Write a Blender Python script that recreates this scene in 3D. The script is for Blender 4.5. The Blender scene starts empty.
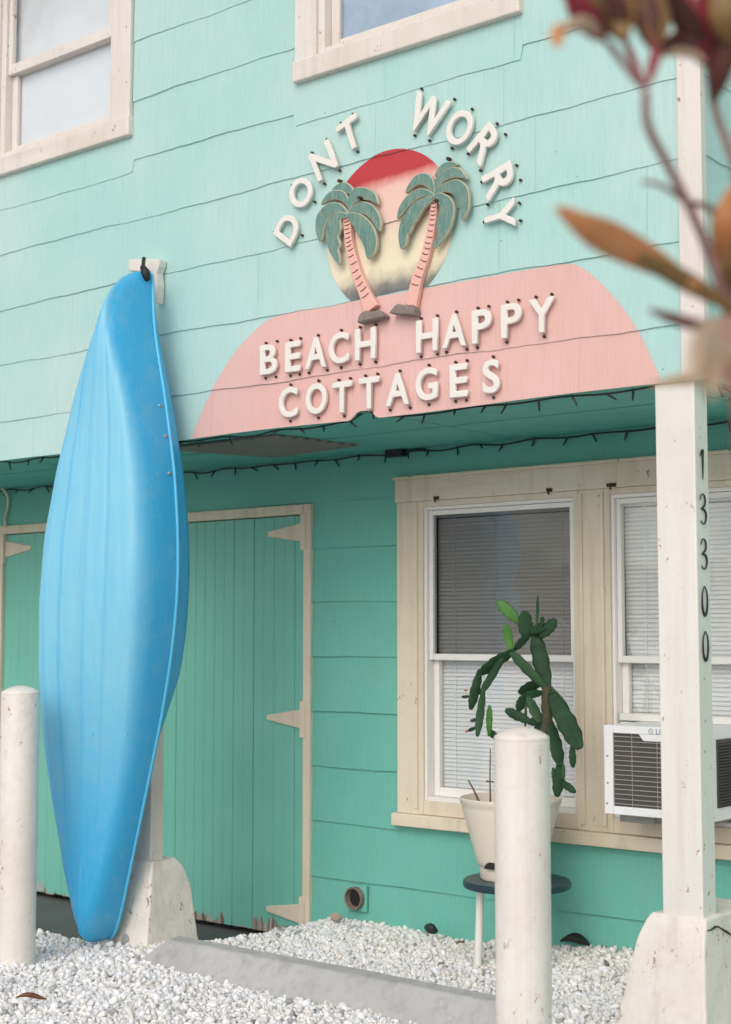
import bpy, bmesh, math, random
import numpy as np
from mathutils import Vector, Matrix
random.seed(7); rng = np.random.default_rng(7)
S = bpy.context.scene; COL = S.collection
R = math.radians

# ------------------------------------------------------------------ camera geometry (used to measure the place)
F = 1505.0; EYE = 1.5; DIST = 5.5
PITCH = math.atan2(120, F); YAW = math.atan2(1256, math.hypot(F, 120))
CAM = Vector((0, -DIST, EYE))
FH = Vector((-math.sin(YAW), math.cos(YAW), 0)); RT = Vector((math.cos(YAW), math.sin(YAW), 0))
FW = FH*math.cos(PITCH) + Vector((0, 0, 1))*math.sin(PITCH)
UP = Vector((0, 0, 1))*math.cos(PITCH) - FH*math.sin(PITCH)
def ray(px, py): return FW + RT*((px-365.5)/F) - UP*((py-512)/F)
def at(px, py, y):
    d = ray(px, py); return CAM + d*((y-CAM.y)/d.y)
def atx(px, py, x):
    d = ray(px, py); return CAM + d*((x-CAM.x)/d.x)
def atz(px, py, z):
    d = ray(px, py); return CAM + d*((z-CAM.z)/d.z)
def atd(px, py, dep): return CAM + ray(px, py)*dep
def proj(P):
    v = Vector(P)-CAM; w = v.dot(FW); return 365.5+F*v.dot(RT)/w, 512-F*v.dot(UP)/w, w

# ------------------------------------------------------------------ materials
def new_mat(name):
    m = bpy.data.materials.new(name); m.use_nodes = True
    nt = m.node_tree; b = nt.nodes['Principled BSDF']; return m, nt, b
def N(nt, t, **kw):
    n = nt.nodes.new(t)
    for k, v in kw.items():
        if k in n.inputs: n.inputs[k].default_value = v
        else: setattr(n, k, v)
    return n
def ramp(nt, fac, stops, mode='LINEAR'):
    r = nt.nodes.new('ShaderNodeValToRGB'); cr = r.color_ramp; cr.interpolation = mode
    while len(cr.elements) < len(stops): cr.elements.new(0.5)
    for e, (p, c) in zip(cr.elements, stops):
        e.position = p; e.color = tuple(c)+(1,) if len(c) == 3 else c
    nt.links.new(fac, r.inputs['Fac']); return r
def mixc(nt, fac, a, b, mode='MIX'):
    n = nt.nodes.new('ShaderNodeMix'); n.data_type = 'RGBA'; n.blend_type = mode
    for i, v in ((0, fac), (6, a), (7, b)):
        if hasattr(v, 'links') or hasattr(v, 'is_linked'): nt.links.new(v, n.inputs[i])
        elif i == 0: n.inputs[0].default_value = v
        else: n.inputs[i].default_value = tuple(v)+(1,)
    return n.outputs[2]
def g(v): return (v, v, v)
def coords(nt, scale=(1, 1, 1), loc=(0, 0, 0)):
    geo = nt.nodes.new('ShaderNodeNewGeometry'); mp = nt.nodes.new('ShaderNodeMapping')
    mp.inputs['Scale'].default_value = scale; mp.inputs['Location'].default_value = loc
    nt.links.new(geo.outputs['Position'], mp.inputs['Vector']); return mp.outputs['Vector']
def noise(nt, vec, scale, detail=4, rough=0.6, dist=0.0):
    n = N(nt, 'ShaderNodeTexNoise', Scale=scale, Detail=detail, Roughness=rough, Distortion=dist)
    nt.links.new(vec, n.inputs['Vector']); return n.outputs['Fac']
def bump(nt, b, h, strength=0.3, dist=0.01, prev=None):
    n = N(nt, 'ShaderNodeBump', Strength=strength, Distance=dist); nt.links.new(h, n.inputs['Height'])
    if prev: nt.links.new(prev, n.inputs['Normal'])
    nt.links.new(n.outputs['Normal'], b.inputs['Normal']); return n.outputs['Normal']
def mathn(nt, op, a, b=0.0, c=None):
    n = nt.nodes.new('ShaderNodeMath'); n.operation = op
    for i, v in enumerate((a, b, c)):
        if v is None: continue
        if hasattr(v, 'is_linked'): nt.links.new(v, n.inputs[i])
        else: n.inputs[i].default_value = v
    return n.outputs[0]

def specks(nt, c, col, scale, size, seed=0.0, squash=1.0):
    vo = N(nt, 'ShaderNodeTexVoronoi', Scale=scale); nt.links.new(coords(nt, (1, 1, squash), (seed, seed*1.7, seed*.6)), vo.inputs['Vector'])
    gate = noise(nt, coords(nt, (1, 1, 1), (seed+3, 0, 0)), 3.1, 2)
    f = mathn(nt, 'MULTIPLY', ramp(nt, vo.outputs['Distance'], [(size*.6, g(1)), (size, g(0))]).outputs[0], ramp(nt, gate, [(.44, g(0)), (.52, g(.9))]).outputs[0])
    return mixc(nt, f, c, col)
def shingle_mat(name, base, fade, dirt, amount=0.5):
    """painted striated fibre shingles: combed vertical grain, blotchy fading, a little grime"""
    m, nt, b = new_mat(name)
    v = coords(nt); vs = coords(nt, (1, 1, 0.035))
    big = noise(nt, v, 1.3, 3); mid = noise(nt, v, 7, 5); grain = noise(nt, vs, 170, 3, 0.7); grain2 = noise(nt, vs, 45, 2)
    c = mixc(nt, ramp(nt, big, [(.35, g(0)), (.68, g(1))]).outputs[0], base, fade)
    c = mixc(nt, mathn(nt, 'MULTIPLY', ramp(nt, mid, [(.5, g(0)), (.75, g(1))]).outputs[0], amount*.5), c, dirt)
    c = mixc(nt, mathn(nt, 'MULTIPLY', ramp(nt, grain, [(.45, g(0)), (.7, g(1))]).outputs[0], .28), c, tuple(x*.72 for x in base))
    drip = noise(nt, coords(nt, (9, 9, .55)), 1.0, 4)
    c = mixc(nt, mathn(nt, 'MULTIPLY', ramp(nt, drip, [(.56, g(0)), (.78, g(1))]).outputs[0], amount*.55), c, dirt)
    c = specks(nt, c, tuple(x*.30 for x in base), 6.5, .030, 1.3)
    nt.links.new(c, b.inputs['Base Color']); b.inputs['Roughness'].default_value = .62
    h = mathn(nt, 'ADD', grain, mathn(nt, 'MULTIPLY', grain2, .5))
    bump(nt, b, h, .35, .004); return m
def paint_mat(name, base, stain, grain_axis=None, amt=.5, rough=.5, chips=None, chip_lo=.70):
    """weathered house paint on wood or concrete"""
    m, nt, b = new_mat(name)
    v = coords(nt)
    sc = {'x': (.06, 1, 1), 'z': (1, 1, .06), None: (1, 1, 1)}[grain_axis]
    vg = coords(nt, sc)
    big = noise(nt, v, 2.2, 4); mid = noise(nt, vg, 22, 5); fine = noise(nt, vg, 120, 3)
    c = mixc(nt, mathn(nt, 'MULTIPLY', ramp(nt, big, [(.42, g(0)), (.75, g(1))]).outputs[0], amt), base, stain)
    c = mixc(nt, mathn(nt, 'MULTIPLY', ramp(nt, mid, [(.5, g(0)), (.8, g(1))]).outputs[0], amt), c, stain)
    if chips:
        dr = noise(nt, coords(nt, (14, 14, .8)), 1.0, 5, .65)
        c = mixc(nt, mathn(nt, 'MULTIPLY', ramp(nt, dr, [(.52, g(0)), (.72, g(1))]).outputs[0], amt*.8), c, tuple(x*.86 for x in stain))
        ch = noise(nt, coords(nt, (1, 1, .55)), 34, 6, .72); far = noise(nt, v, 5, 2)
        cf = mathn(nt, 'MULTIPLY', ramp(nt, ch, [(chip_lo, g(0)), (chip_lo+.025, g(1))]).outputs[0], ramp(nt, far, [(.47, g(0)), (.56, g(1))]).outputs[0])
        c = mixc(nt, cf, c, chips)
        mu = noise(nt, v, 55, 5, .7); c = mixc(nt, mathn(nt, 'MULTIPLY', ramp(nt, mu, [(.5, g(0)), (.8, g(1))]).outputs[0], .35), c, stain)
    if chips:
        c = specks(nt, c, chips, 11, .050, 2.7, .7); c = specks(nt, c, tuple(x*.5 for x in chips), 7, .040, 5.1)
    nt.links.new(c, b.inputs['Base Color']); b.inputs['Roughness'].default_value = rough
    bump(nt, b, mathn(nt, 'ADD', fine, mid), .25, .003); return m
def plain(name, col, rough=.5, metal=0.0, amt=.12, scale=30):
    m, nt, b = new_mat(name)
    n = noise(nt, coords(nt), scale, 4)
    c = mixc(nt, n, tuple(x*(1-amt) for x in col), tuple(min(1, x*(1+amt)) for x in col))
    nt.links.new(c, b.inputs['Base Color']); b.inputs['Roughness'].default_value = rough; b.inputs['Metallic'].default_value = metal
    bump(nt, b, n, .08, .002); return m

M = {}
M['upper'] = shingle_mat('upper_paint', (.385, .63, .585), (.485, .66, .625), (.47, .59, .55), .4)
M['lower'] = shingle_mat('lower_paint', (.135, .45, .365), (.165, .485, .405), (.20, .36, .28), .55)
M['pink'] = shingle_mat('salmon_paint', (.72, .43, .385), (.75, .47, .43), (.64, .43, .37), .35)
M['joint'] = plain('joint_shadow_board', (.10, .30, .24), .8)
M['soffit'] = paint_mat('soffit_paint', (.12, .46, .39), (.08, .34, .28), 'x', .6, .55, (.22, .2, .16), .68)
M['cream'] = paint_mat('cream_trim', (.74, .64, .51), (.58, .46, .33), 'z', .55, .5, (.16, .11, .07), .64)
M['cream_h'] = paint_mat('cream_trim_level', (.74, .64, .51), (.58, .46, .33), 'x', .6, .5, (.15, .11, .07), .64)
M['pale'] = paint_mat('pale_trim', (.74, .685, .63), (.64, .55, .47), 'z', .5, .5, (.30, .20, .12), .63)
M['pale_h'] = paint_mat('pale_sill', (.74, .68, .61), (.62, .53, .44), 'x', .6, .5, (.30, .22, .14), .62)
M['white'] = plain('white_vinyl', (.80, .775, .74), .35, 0, .05)
M['post'] = paint_mat('post_paint', (.76, .725, .67), (.63, .56, .48), 'z', .45, .45, (.30, .16, .09), .615)
M['plinth'] = paint_mat('plinth_paint', (.79, .74, .665), (.63, .54, .45), None, .55, .6, (.36, .24, .17), .60)
M['bollard'] = paint_mat('bollard_paint', (.80, .76, .705), (.64, .55, .46), None, .5, .42, (.36, .22, .13), .615)
M['concrete'] = paint_mat('grey_concrete', (.45, .445, .43), (.34, .33, .315), None, .9, .8, (.56, .55, .53), .64)
M['asphalt'] = paint_mat('grey_pavement', (.12, .12, .115), (.07, .07, .07), None, .6, .85)
M['letter'] = plain('letter_white', (.78, .735, .67), .4, 0, .04)
M['rust'] = plain('rusty_screw', (.07, .04, .028), .7, .3, .5, 200)
M['black'] = plain('black_plastic', (.012, .012, .013), .5)
M['blinds'] = plain('blind_slats', (.90, .90, .89), .5, 0, .03)
M['shade'] = plain('roller_shade', (.82, .84, .855), .7, 0, .03)
M['dim'] = plain('dim_interior', (.045, .04, .035), .9)
M['bluegrey'] = plain('painted_sky_backing', (.55, .68, .80), .8)  # blue-grey of the reflected sky, painted on a sheet behind the pane
M['ac_white'] = plain('unit_casing', (.80, .80, .80), .4, 0, .04)
M['ac_dark'] = plain('unit_coil', (.085, .075, .068), .6, .2, .3, 120)
M['ac_wire'] = plain('unit_grille_wire', (.42, .40, .38), .45, .4)
M['logo'] = plain('logo_grey', (.28, .33, .38), .5)
M['stooltop'] = plain('dark_blue_top', (.018, .045, .06), .35, 0, .3)
M['pot'] = plain('beige_pot', (.74, .665, .55), .5, 0, .06, 8)
M['soil'] = plain('soil', (.06, .04, .028), .95, 0, .5, 80)
M['stick'] = plain('dry_stick', (.13, .085, .055), .8)
M['steelgrey'] = plain('grey_wood_shim', (.30, .30, .28), .8, 0, .3)
M['strap'] = plain('black_cord', (.012, .012, .014), .6)
M['pipe'] = plain('rusty_pipe', (.24, .19, .16), .7, .2, .4, 60)
M['digit'] = plain('iron_digits', (.018, .016, .03), .4, .3)
M['vent'] = None

def glass_mat(name, tint, refl=1.0, rough=.02):
    m, nt, b = new_mat(name); nt.nodes.remove(b)
    out = nt.nodes['Material Output']
    tr = N(nt, 'ShaderNodeBsdfTransparent'); tr.inputs['Color'].default_value = tint+(1,)
    gl = N(nt, 'ShaderNodeBsdfGlossy'); gl.inputs['Roughness'].default_value = rough
    n = noise(nt, coords(nt), 2.2, 2)
    bp = N(nt, 'ShaderNodeBump', Strength=.22, Distance=.03); nt.links.new(n, bp.inputs['Height']); nt.links.new(bp.outputs[0], gl.inputs['Normal'])
    fr = nt.nodes.new('ShaderNodeLayerWeight')
    f = mathn(nt, 'ADD', mathn(nt, 'MULTIPLY', mathn(nt, 'POWER', fr.outputs['Facing'], 4.0), .9), .045*refl); f = mathn(nt, 'MINIMUM', f, 1.0)
    mx = nt.nodes.new('ShaderNodeMixShader'); nt.links.new(f, mx.inputs[0]); nt.links.new(tr.outputs[0], mx.inputs[1]); nt.links.new(gl.outputs[0], mx.inputs[2])
    nt.links.new(mx.outputs[0], out.inputs['Surface']); return m
M['glass'] = glass_mat('window_glass', (.97, .98, .98), 4.0)
M['glass_dark'] = glass_mat('grey_tinted_glass', (.52, .51, .50), 2.2)  # even grey tint over the whole pane
M['glass_sky'] = glass_mat('sky_glass', (.90, .93, .96), 7.0)

# sun disc: red cap, pink, cream, dark cloud at the foot - paint that belongs to the sign
def sun_mat():
    m, nt, b = new_mat('sun_paint'); v = coords(nt)
    sep = nt.nodes.new('ShaderNodeSeparateXYZ'); nt.links.new(v, sep.inputs[0])
    n = noise(nt, v, 9, 4); n2 = noise(nt, coords(nt, (1, 1, .8)), 13, 5)
    zz = mathn(nt, 'ADD', sep.outputs['Z'], mathn(nt, 'MULTIPLY', mathn(nt, 'SUBTRACT', n, .5), .05))
    zz = mathn(nt, 'ADD', zz, mathn(nt, 'MULTIPLY', mathn(nt, 'ADD', sep.outputs['X'], 3.62), -.06))
    t = mathn(nt, 'DIVIDE', mathn(nt, 'SUBTRACT', zz, 2.75), .65)
    c = ramp(nt, t, [(.0, (.80, .69, .47)), (.30, (.80, .71, .52)), (.47, (.80, .66, .50)), (.53, (.79, .56, .48)), (.74, (.79, .50, .44)), (.80, (.60, .17, .15)), (.825, (.47, .034, .042)), (1, (.50, .035, .04))]).outputs[0]
    cl = mathn(nt, 'ADD', sep.outputs['Z'], mathn(nt, 'MULTIPLY', mathn(nt, 'SUBTRACT', n2, .5), -.10))
    cl = mathn(nt, 'DIVIDE', mathn(nt, 'SUBTRACT', cl, 2.805), .115)
    cf = ramp(nt, cl, [(.0, g(.95)), (.35, g(.82)), (.65, g(.3)), (1, g(0))]).outputs[0]
    c = mixc(nt, cf, c, (.10, .115, .125))
    nt.links.new(c, b.inputs['Base Color']); b.inputs['Roughness'].default_value = .6
    bump(nt, b, noise(nt, coords(nt, (1, 1, .035)), 170, 3), .35, .004); return m
M['sun'] = sun_mat()
def frond_mat():
    m, nt, b = new_mat('frond_paint')
    v = coords(nt, (1, 1, .45)); n = noise(nt, v, 26, 4)
    mp = nt.nodes.new('ShaderNodeMapping'); mp.inputs['Rotation'].default_value = (0, R(35), 0); mp.inputs['Scale'].default_value = (1, 1, .09)
    geo = nt.nodes.new('ShaderNodeNewGeometry'); nt.links.new(geo.outputs['Position'], mp.inputs['Vector'])
    st = noise(nt, mp.outputs[0], 240, 3, .6)
    c = mixc(nt, ramp(nt, n, [(.3, g(0)), (.7, g(1))]).outputs[0], (.075, .20, .175), (.15, .27, .235))
    c = mixc(nt, ramp(nt, st, [(.5, g(0)), (.68, g(.75))]).outputs[0], c, (.36, .38, .27))
    nt.links.new(c, b.inputs['Base Color']); b.inputs['Roughness'].default_value = .6
    bump(nt, b, st, .6, .006); return m
M['frond'] = frond_mat()
M['frond_edge'] = plain('frond_edge', (.46, .44, .31), .6, 0, .3, 60)
M['trunk_pink'] = plain('trunk_salmon', (.80, .44, .37), .6, 0, .1)
M['ring'] = plain('trunk_ring', (.13, .07, .06), .7)
M['rockgrey'] = plain('cutout_rock', (.23, .18, .16), .8, 0, .5, 70)

def kayak_mat():
    m, nt, b = new_mat('blue_polyethylene')
    v = coords(nt, (1, 1, .10)); geo = nt.nodes.new('ShaderNodeNewGeometry')
    st = noise(nt, v, 42, 4); big = noise(nt, coords(nt, (1, 1, .6)), 2.3, 4); sc = noise(nt, coords(nt, (1, 1, .03)), 150, 2)
    at_ = nt.nodes.new('ShaderNodeAttribute'); at_.attribute_name = 'sheen_tint'
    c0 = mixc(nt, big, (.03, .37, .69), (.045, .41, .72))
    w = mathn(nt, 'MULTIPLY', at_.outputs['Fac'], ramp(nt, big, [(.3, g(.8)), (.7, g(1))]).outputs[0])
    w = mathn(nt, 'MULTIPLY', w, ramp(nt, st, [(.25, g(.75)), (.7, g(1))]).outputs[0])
    c = mixc(nt, w, c0, (.25, .60, .75))  # paler blue paints in the broad sky sheen on the flat hull bottom
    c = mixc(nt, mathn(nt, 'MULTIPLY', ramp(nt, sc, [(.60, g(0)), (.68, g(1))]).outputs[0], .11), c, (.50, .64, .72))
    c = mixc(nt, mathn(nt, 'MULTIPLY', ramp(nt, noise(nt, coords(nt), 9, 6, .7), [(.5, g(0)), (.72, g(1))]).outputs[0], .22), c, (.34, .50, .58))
    c = specks(nt, c, (.02, .10, .2), 9, .03, 4.4)
    nt.links.new(c, b.inputs['Base Color']); b.inputs['Roughness'].default_value = .42
    bump(nt, b, noise(nt, coords(nt), 60, 3), .05, .003); return m
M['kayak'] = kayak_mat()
M['kayak_rim'] = plain('blue_rim', (.10, .50, .76), .35, 0, .05)
M['screw_steel'] = plain('screw_steel', (.30, .28, .27), .4, .7)

def leaf_mat(name, a, c2, rough=.4, scale=18):
    m, nt, b = new_mat(name); n = noise(nt, coords(nt), scale, 3)
    nt.links.new(mixc(nt, ramp(nt, n, [(.35, g(0)), (.65, g(1))]).outputs[0], a, c2), b.inputs['Base Color'])
    b.inputs['Roughness'].default_value = rough; b.inputs['Specular IOR Level'].default_value = .25
    ar = N(nt, 'ShaderNodeTexVoronoi', Scale=scale*3.2); nt.links.new(coords(nt), ar.inputs['Vector']); bump(nt, b, noise(nt, coords(nt), scale*4, 3), .25, .004); return m
M['pad'] = leaf_mat('cactus_dark', (.008, .036, .015), (.018, .060, .022), .6)
M['pad_new'] = leaf_mat('cactus_fresh', (.045, .15, .022), (.07, .20, .035), .4)
M['pad_mid'] = leaf_mat('cactus_mid', (.018, .06, .022), (.032, .085, .03), .55)
M['woody'] = leaf_mat('cactus_stem', (.09, .07, .035), (.05, .06, .03), .7, 40)
M['bud'] = plain('pink_bud', (.50, .16, .14), .5)
M['ti_red'] = leaf_mat('ti_red', (.20, .022, .038), (.28, .045, .05), .35)
M['ti_dark'] = leaf_mat('ti_dark', (.085, .028, .026), (.12, .05, .03), .35)
M['ti_olive'] = leaf_mat('ti_olive', (.17, .11, .04), (.25, .14, .05), .4)
M['ti_orange'] = leaf_mat('ti_orange', (.50, .20, .08), (.54, .28, .12), .45)
M['ti_tan'] = leaf_mat('ti_tan', (.50, .37, .25), (.42, .27, .17), .6)
M['ti_pink'] = leaf_mat('ti_pink', (.45, .25, .19), (.36, .16, .12), .6)
M['ti_stem'] = leaf_mat('ti_stem', (.24, .12, .11), (.17, .09, .08), .6, 40)
M['dryleaf'] = plain('dry_leaf', (.22, .085, .035), .8, 0, .4, 60)
M['deadleaf'] = plain('dark_leaf', (.02, .028, .02), .6)

def gravel_ground():
    m, nt, b = new_mat('gravel_ground'); v = coords(nt)
    vo = N(nt, 'ShaderNodeTexVoronoi', Scale=48.0); nt.links.new(v, vo.inputs['Vector'])
    hs = ramp(nt, vo.outputs['Color'], [(0, (.66, .655, .65)), (1, (.90, .89, .88))]).outputs[0]
    dk = ramp(nt, vo.outputs['Distance'], [(.3, g(1)), (.8, g(.6))]).outputs[0]
    nt.links.new(mixc(nt, 1.0, hs, dk, 'MULTIPLY'), b.inputs['Base Color']); b.inputs['Roughness'].default_value = .9
    inv = mathn(nt, 'SUBTRACT', 1.0, vo.outputs['Distance']); bump(nt, b, inv, .9, .02); return m
M['ground'] = gravel_ground()
def stone_mat():
    m, nt, b = new_mat('marble_chips')
    a = nt.nodes.new('ShaderNodeAttribute'); a.attribute_name = 'tone'
    n = noise(nt, coords(nt), 70, 3)
    c = mixc(nt, mathn(nt, 'MULTIPLY', n, .25), a.outputs['Color'], (.66, .64, .62))
    nt.links.new(c, b.inputs['Base Color']); b.inputs['Roughness'].default_value = .75; return m
M['stone'] = stone_mat()

# door paint: bare peeling wood along the bottom edge
def door_mat():
    m, nt, b = new_mat('door_paint')
    v = coords(nt); vs = coords(nt, (1, 1, .05)); big = noise(nt, v, 1.6, 3); grain = noise(nt, vs, 90, 4)
    c = mixc(nt, ramp(nt, big, [(.35, g(0)), (.7, g(1))]).outputs[0], (.16, .475, .375), (.19, .515, .415))
    c = mixc(nt, mathn(nt, 'MULTIPLY', ramp(nt, grain, [(.5, g(0)), (.75, g(1))]).outputs[0], .25), c, (.115, .38, .30))
    sep = nt.nodes.new('ShaderNodeSeparateXYZ'); nt.links.new(v, sep.inputs[0])
    pn = noise(nt, coords(nt, (1, 1, .7)), 11, 5, .65)
    e = mathn(nt, 'SUBTRACT', mathn(nt, 'MULTIPLY', pn, .40), sep.outputs['Z'])
    pe = ramp(nt, e, [(.155, g(0)), (.163, g(1))]).outputs[0]
    wood = mixc(nt, ramp(nt, noise(nt, vs, 40, 3), [(.4, g(0)), (.6, g(1))]).outputs[0], (.50, .47, .43), (.16, .10, .07))
    c = mixc(nt, pe, c, wood)
    sp = noise(nt, v, 60, 3, .7); c = mixc(nt, ramp(nt, sp, [(.76, g(0)), (.79, g(1))]).outputs[0], c, (.25, .2, .15))
    nt.links.new(c, b.inputs['Base Color']); b.inputs['Roughness'].default_value = .5
    bump(nt, b, grain, .2, .003); return m
M['door'] = door_mat()
def perf_mat():
    m, nt, b = new_mat('soffit_screen')
    w = N(nt, 'ShaderNodeTexWave', Scale=38.0); w.bands_direction = 'X'; nt.links.new(coords(nt), w.inputs['Vector'])
    nt.links.new(mixc(nt, w.outputs['Fac'], (.16, .14, .125), (.32, .28, .26)), b.inputs['Base Color']); b.inputs['Roughness'].default_value = .8
    bump(nt, b, w.outputs['Fac'], .5, .006); return m
M['vent'] = perf_mat()

# ------------------------------------------------------------------ mesh helpers
ORG = {}
def thing(name, loc, label, cat, group=None, kind=None):
    o = bpy.data.objects.new(name, None); COL.objects.link(o); o.location = loc; ORG[o] = Vector(loc)
    tag(o, label, cat, group, kind); return o
def tag(o, label=None, cat=None, group=None, kind=None):
    if label: o['label'] = label
    if cat: o['category'] = cat
    if group: o['group'] = group
    if kind: o['kind'] = kind
class MB:
    def __init__(s): s.v = []; s.f = []; s.mi = []
    def add(s, vs, fs, mi=0):
        k = len(s.v); s.v += [Vector(p) for p in vs]; s.f += [tuple(i+k for i in f) for f in fs]; s.mi += [mi]*len(fs)
    def box(s, x0, x1, y0, y1, z0, z1, mi=0, mat=None):
        vs = [Vector((x, y, z)) for x in (x0, x1) for y in (y0, y1) for z in (z0, z1)]
        if mat: vs = [mat @ p for p in vs]
        s.add(vs, [(0, 1, 3, 2), (4, 6, 7, 5), (0, 4, 5, 1), (2, 3, 7, 6), (0, 2, 6, 4), (1, 5, 7, 3)], mi)
    def tube(s, pts, r, n=8, mi=0, cap=True):
        pts = [Vector(p) for p in pts]; rs = r if isinstance(r, (list, tuple)) else [r]*len(pts)
        rings = []; dd = pts[-1]-pts[0]; ext = [max(p[k] for p in pts)-min(p[k] for p in pts) for k in range(3)]; k_ = ext.index(min(ext)); up = Vector([1 if k == k_ else 0 for k in range(3)])
        for i, p in enumerate(pts):
            d = (pts[min(i+1, len(pts)-1)]-pts[max(i-1, 0)]).normalized()
            a = d.cross(up)
            if a.length < .05: a = d.cross(Vector((1, 0, 0)))
            a.normalize(); b = a.cross(d)
            rings.append([p+(a*math.cos(t)+b*math.sin(t))*rs[i] for t in [2*math.pi*k/n for k in range(n)]])
        vs = [q for rg in rings for q in rg]; fs = []
        for i in range(len(pts)-1):
            for k in range(n): fs.append((i*n+k, i*n+(k+1) % n, (i+1)*n+(k+1) % n, (i+1)*n+k))
        if cap: fs += [tuple(range(n)), tuple((len(pts)-1)*n+k for k in range(n-1, -1, -1))]
        s.add(vs, fs, mi)
    def lathe(s, c, prof, n=32, mi=0):
        """prof: list of (r, z)"""
        vs = []; fs = []
        for r, z in prof:
            for k in range(n):
                t = 2*math.pi*k/n; vs.append((c[0]+r*math.cos(t), c[1]+r*math.sin(t), c[2]+z))
        for i in range(len(prof)-1):
            for k in range(n): fs.append((i*n+k, i*n+(k+1) % n, (i+1)*n+(k+1) % n, (i+1)*n+k))
        fs += [tuple(range(n-1, -1, -1)), tuple((len(prof)-1)*n+k for k in range(n))]
        s.add(vs, fs, mi)
    def build(s, name, mat, parent=None, smooth=False, bevel=0, segs=2, auto=None):
        me = bpy.data.meshes.new(name); org = ORG.get(parent, Vector((0, 0, 0))) if parent else Vector((0, 0, 0))
        me.from_pydata([tuple(p-org) for p in s.v], [], s.f)
        for m in (mat if isinstance(mat, (list, tuple)) else [mat]): me.materials.append(m)
        me.polygons.foreach_set('material_index', s.mi)
        bm = bmesh.new(); bm.from_mesh(me); bmesh.ops.recalc_face_normals(bm, faces=bm.faces); bm.to_mesh(me); bm.free()
        if smooth: me.polygons.foreach_set('use_smooth', [True]*len(me.polygons))
        if auto is not None: me.set_sharp_from_angle(angle=R(auto))
        o = bpy.data.objects.new(name, me); COL.objects.link(o)
        if parent: o.parent = parent; ORG[o] = org
        if bevel:
            md = o.modifiers.new('bevel', 'BEVEL'); md.width = bevel; md.segments = segs; md.limit_method = 'ANGLE'; md.angle_limit = R(40); md.harden_normals = False
        return o
def box_obj(name, mat, parent, *dims, bevel=.003):
    b = MB(); b.box(*dims); return b.build(name, mat, parent, bevel=bevel)
def catmull(pts, sub=4, closed=True):
    n = len(pts); out = []
    rngi = range(n) if closed else range(n-1)
    for i in rngi:
        p = [pts[(i+k-1) % n] if closed else pts[min(max(i+k-1, 0), n-1)] for k in range(4)]
        for j in range(sub):
            t = j/sub
            out.append(tuple(.5*((2*p[1][a]) + (-p[0][a]+p[2][a])*t + (2*p[0][a]-5*p[1][a]+4*p[2][a]-p[3][a])*t*t + (-p[0][a]+3*p[1][a]-3*p[2][a]+p[3][a])*t**3) for a in range(len(p[0]))))
    if not closed: out.append(tuple(pts[-1]))
    return out
def plate(poly, y_back, y_front, name, mats, parent, inset=.004, rise=.003):
    """a sawn plate: outline in the wall plane (x, z), real thickness, rounded front edge"""
    bm = bmesh.new(); org = ORG.get(parent, Vector((0, 0, 0)))
    fr = [bm.verts.new((x-org.x, y_front-org.y, z-org.z)) for x, z in poly]; bk = [bm.verts.new((x-org.x, y_back-org.y, z-org.z)) for x, z in poly]
    n = len(poly); f = bm.faces.new(fr)
    for i in range(n): bm.faces.new((fr[i], bk[i], bk[(i+1) % n], fr[(i+1) % n])).material_index = min(1, len(mats)-1)
    bm.faces.new(bk[::-1])
    bmesh.ops.recalc_face_normals(bm, faces=bm.faces)
    if inset:
        r = bmesh.ops.inset_region(bm, faces=[f], thickness=inset, depth=0)
        for q in r['faces']: q.material_index = min(1, len(mats)-1)
        for v in f.verts: v.co.y -= rise
    me = bpy.data.meshes.new(name); bm.to_mesh(me); bm.free()
    for m in mats: me.materials.append(m)
    o = bpy.data.objects.new(name, me); COL.objects.link(o); o.parent = parent; ORG[o] = org; return o

# ------------------------------------------------------------------ the ground
def sstep(a, b, x):
    t = np.clip((x-a)/(b-a), 0, 1); return t*t*(3-2*t)
def gh(x, y):
    x = np.asarray(x, float); y = np.asarray(y, float)
    base = .150 + .010*np.sin(x*2.1+1)*np.cos(y*2.7) + .008*np.sin(x*5.3+y*4.1)
    base = base + .045*sstep(-4.2, -3.0, x)*sstep(-.5, 0, y)
    m = sstep(-4.74, -5.08, x)*sstep(-.98, -.66, y)
    m = np.maximum(m, sstep(-5.0, -5.25, x)*sstep(-1.12, -.80, y))
    return base*(1-m) + (-.03)*m
xs = np.concatenate([[-300, -100, -40, -20, -12], np.arange(-8.5, .51, .05), [2, 5, 12, 40, 100, 300]])
ys = np.concatenate([[-300, -100, -40, -20, -10, -6], np.arange(-3.6, .31, .05), [2, 8, 20, 60, 300]])
gx, gy = np.meshgrid(xs, ys, indexing='ij'); gz = gh(gx, gy); ny = len(ys)
gme = bpy.data.meshes.new('ground')
gme.from_pydata(np.stack([gx, gy, gz], -1).reshape(-1, 3).tolist(), [], [(i*ny+j, (i+1)*ny+j, (i+1)*ny+j+1, i*ny+j+1) for i in range(len(xs)-1) for j in range(ny-1)])
gme.materials.append(M['ground']); gme.polygons.foreach_set('use_smooth', [True]*len(gme.polygons))
go = bpy.data.objects.new('ground', gme); COL.objects.link(go); go['kind'] = 'structure'
b = MB(); b.add([(-9, -1.0, 0), (-4.9, -1.0, 0), (-4.9, .06, .0), (-9, .06, .0)], [(0, 1, 2, 3)])
pv = b.build('pavement', M['asphalt']); pv['kind'] = 'structure'

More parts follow.
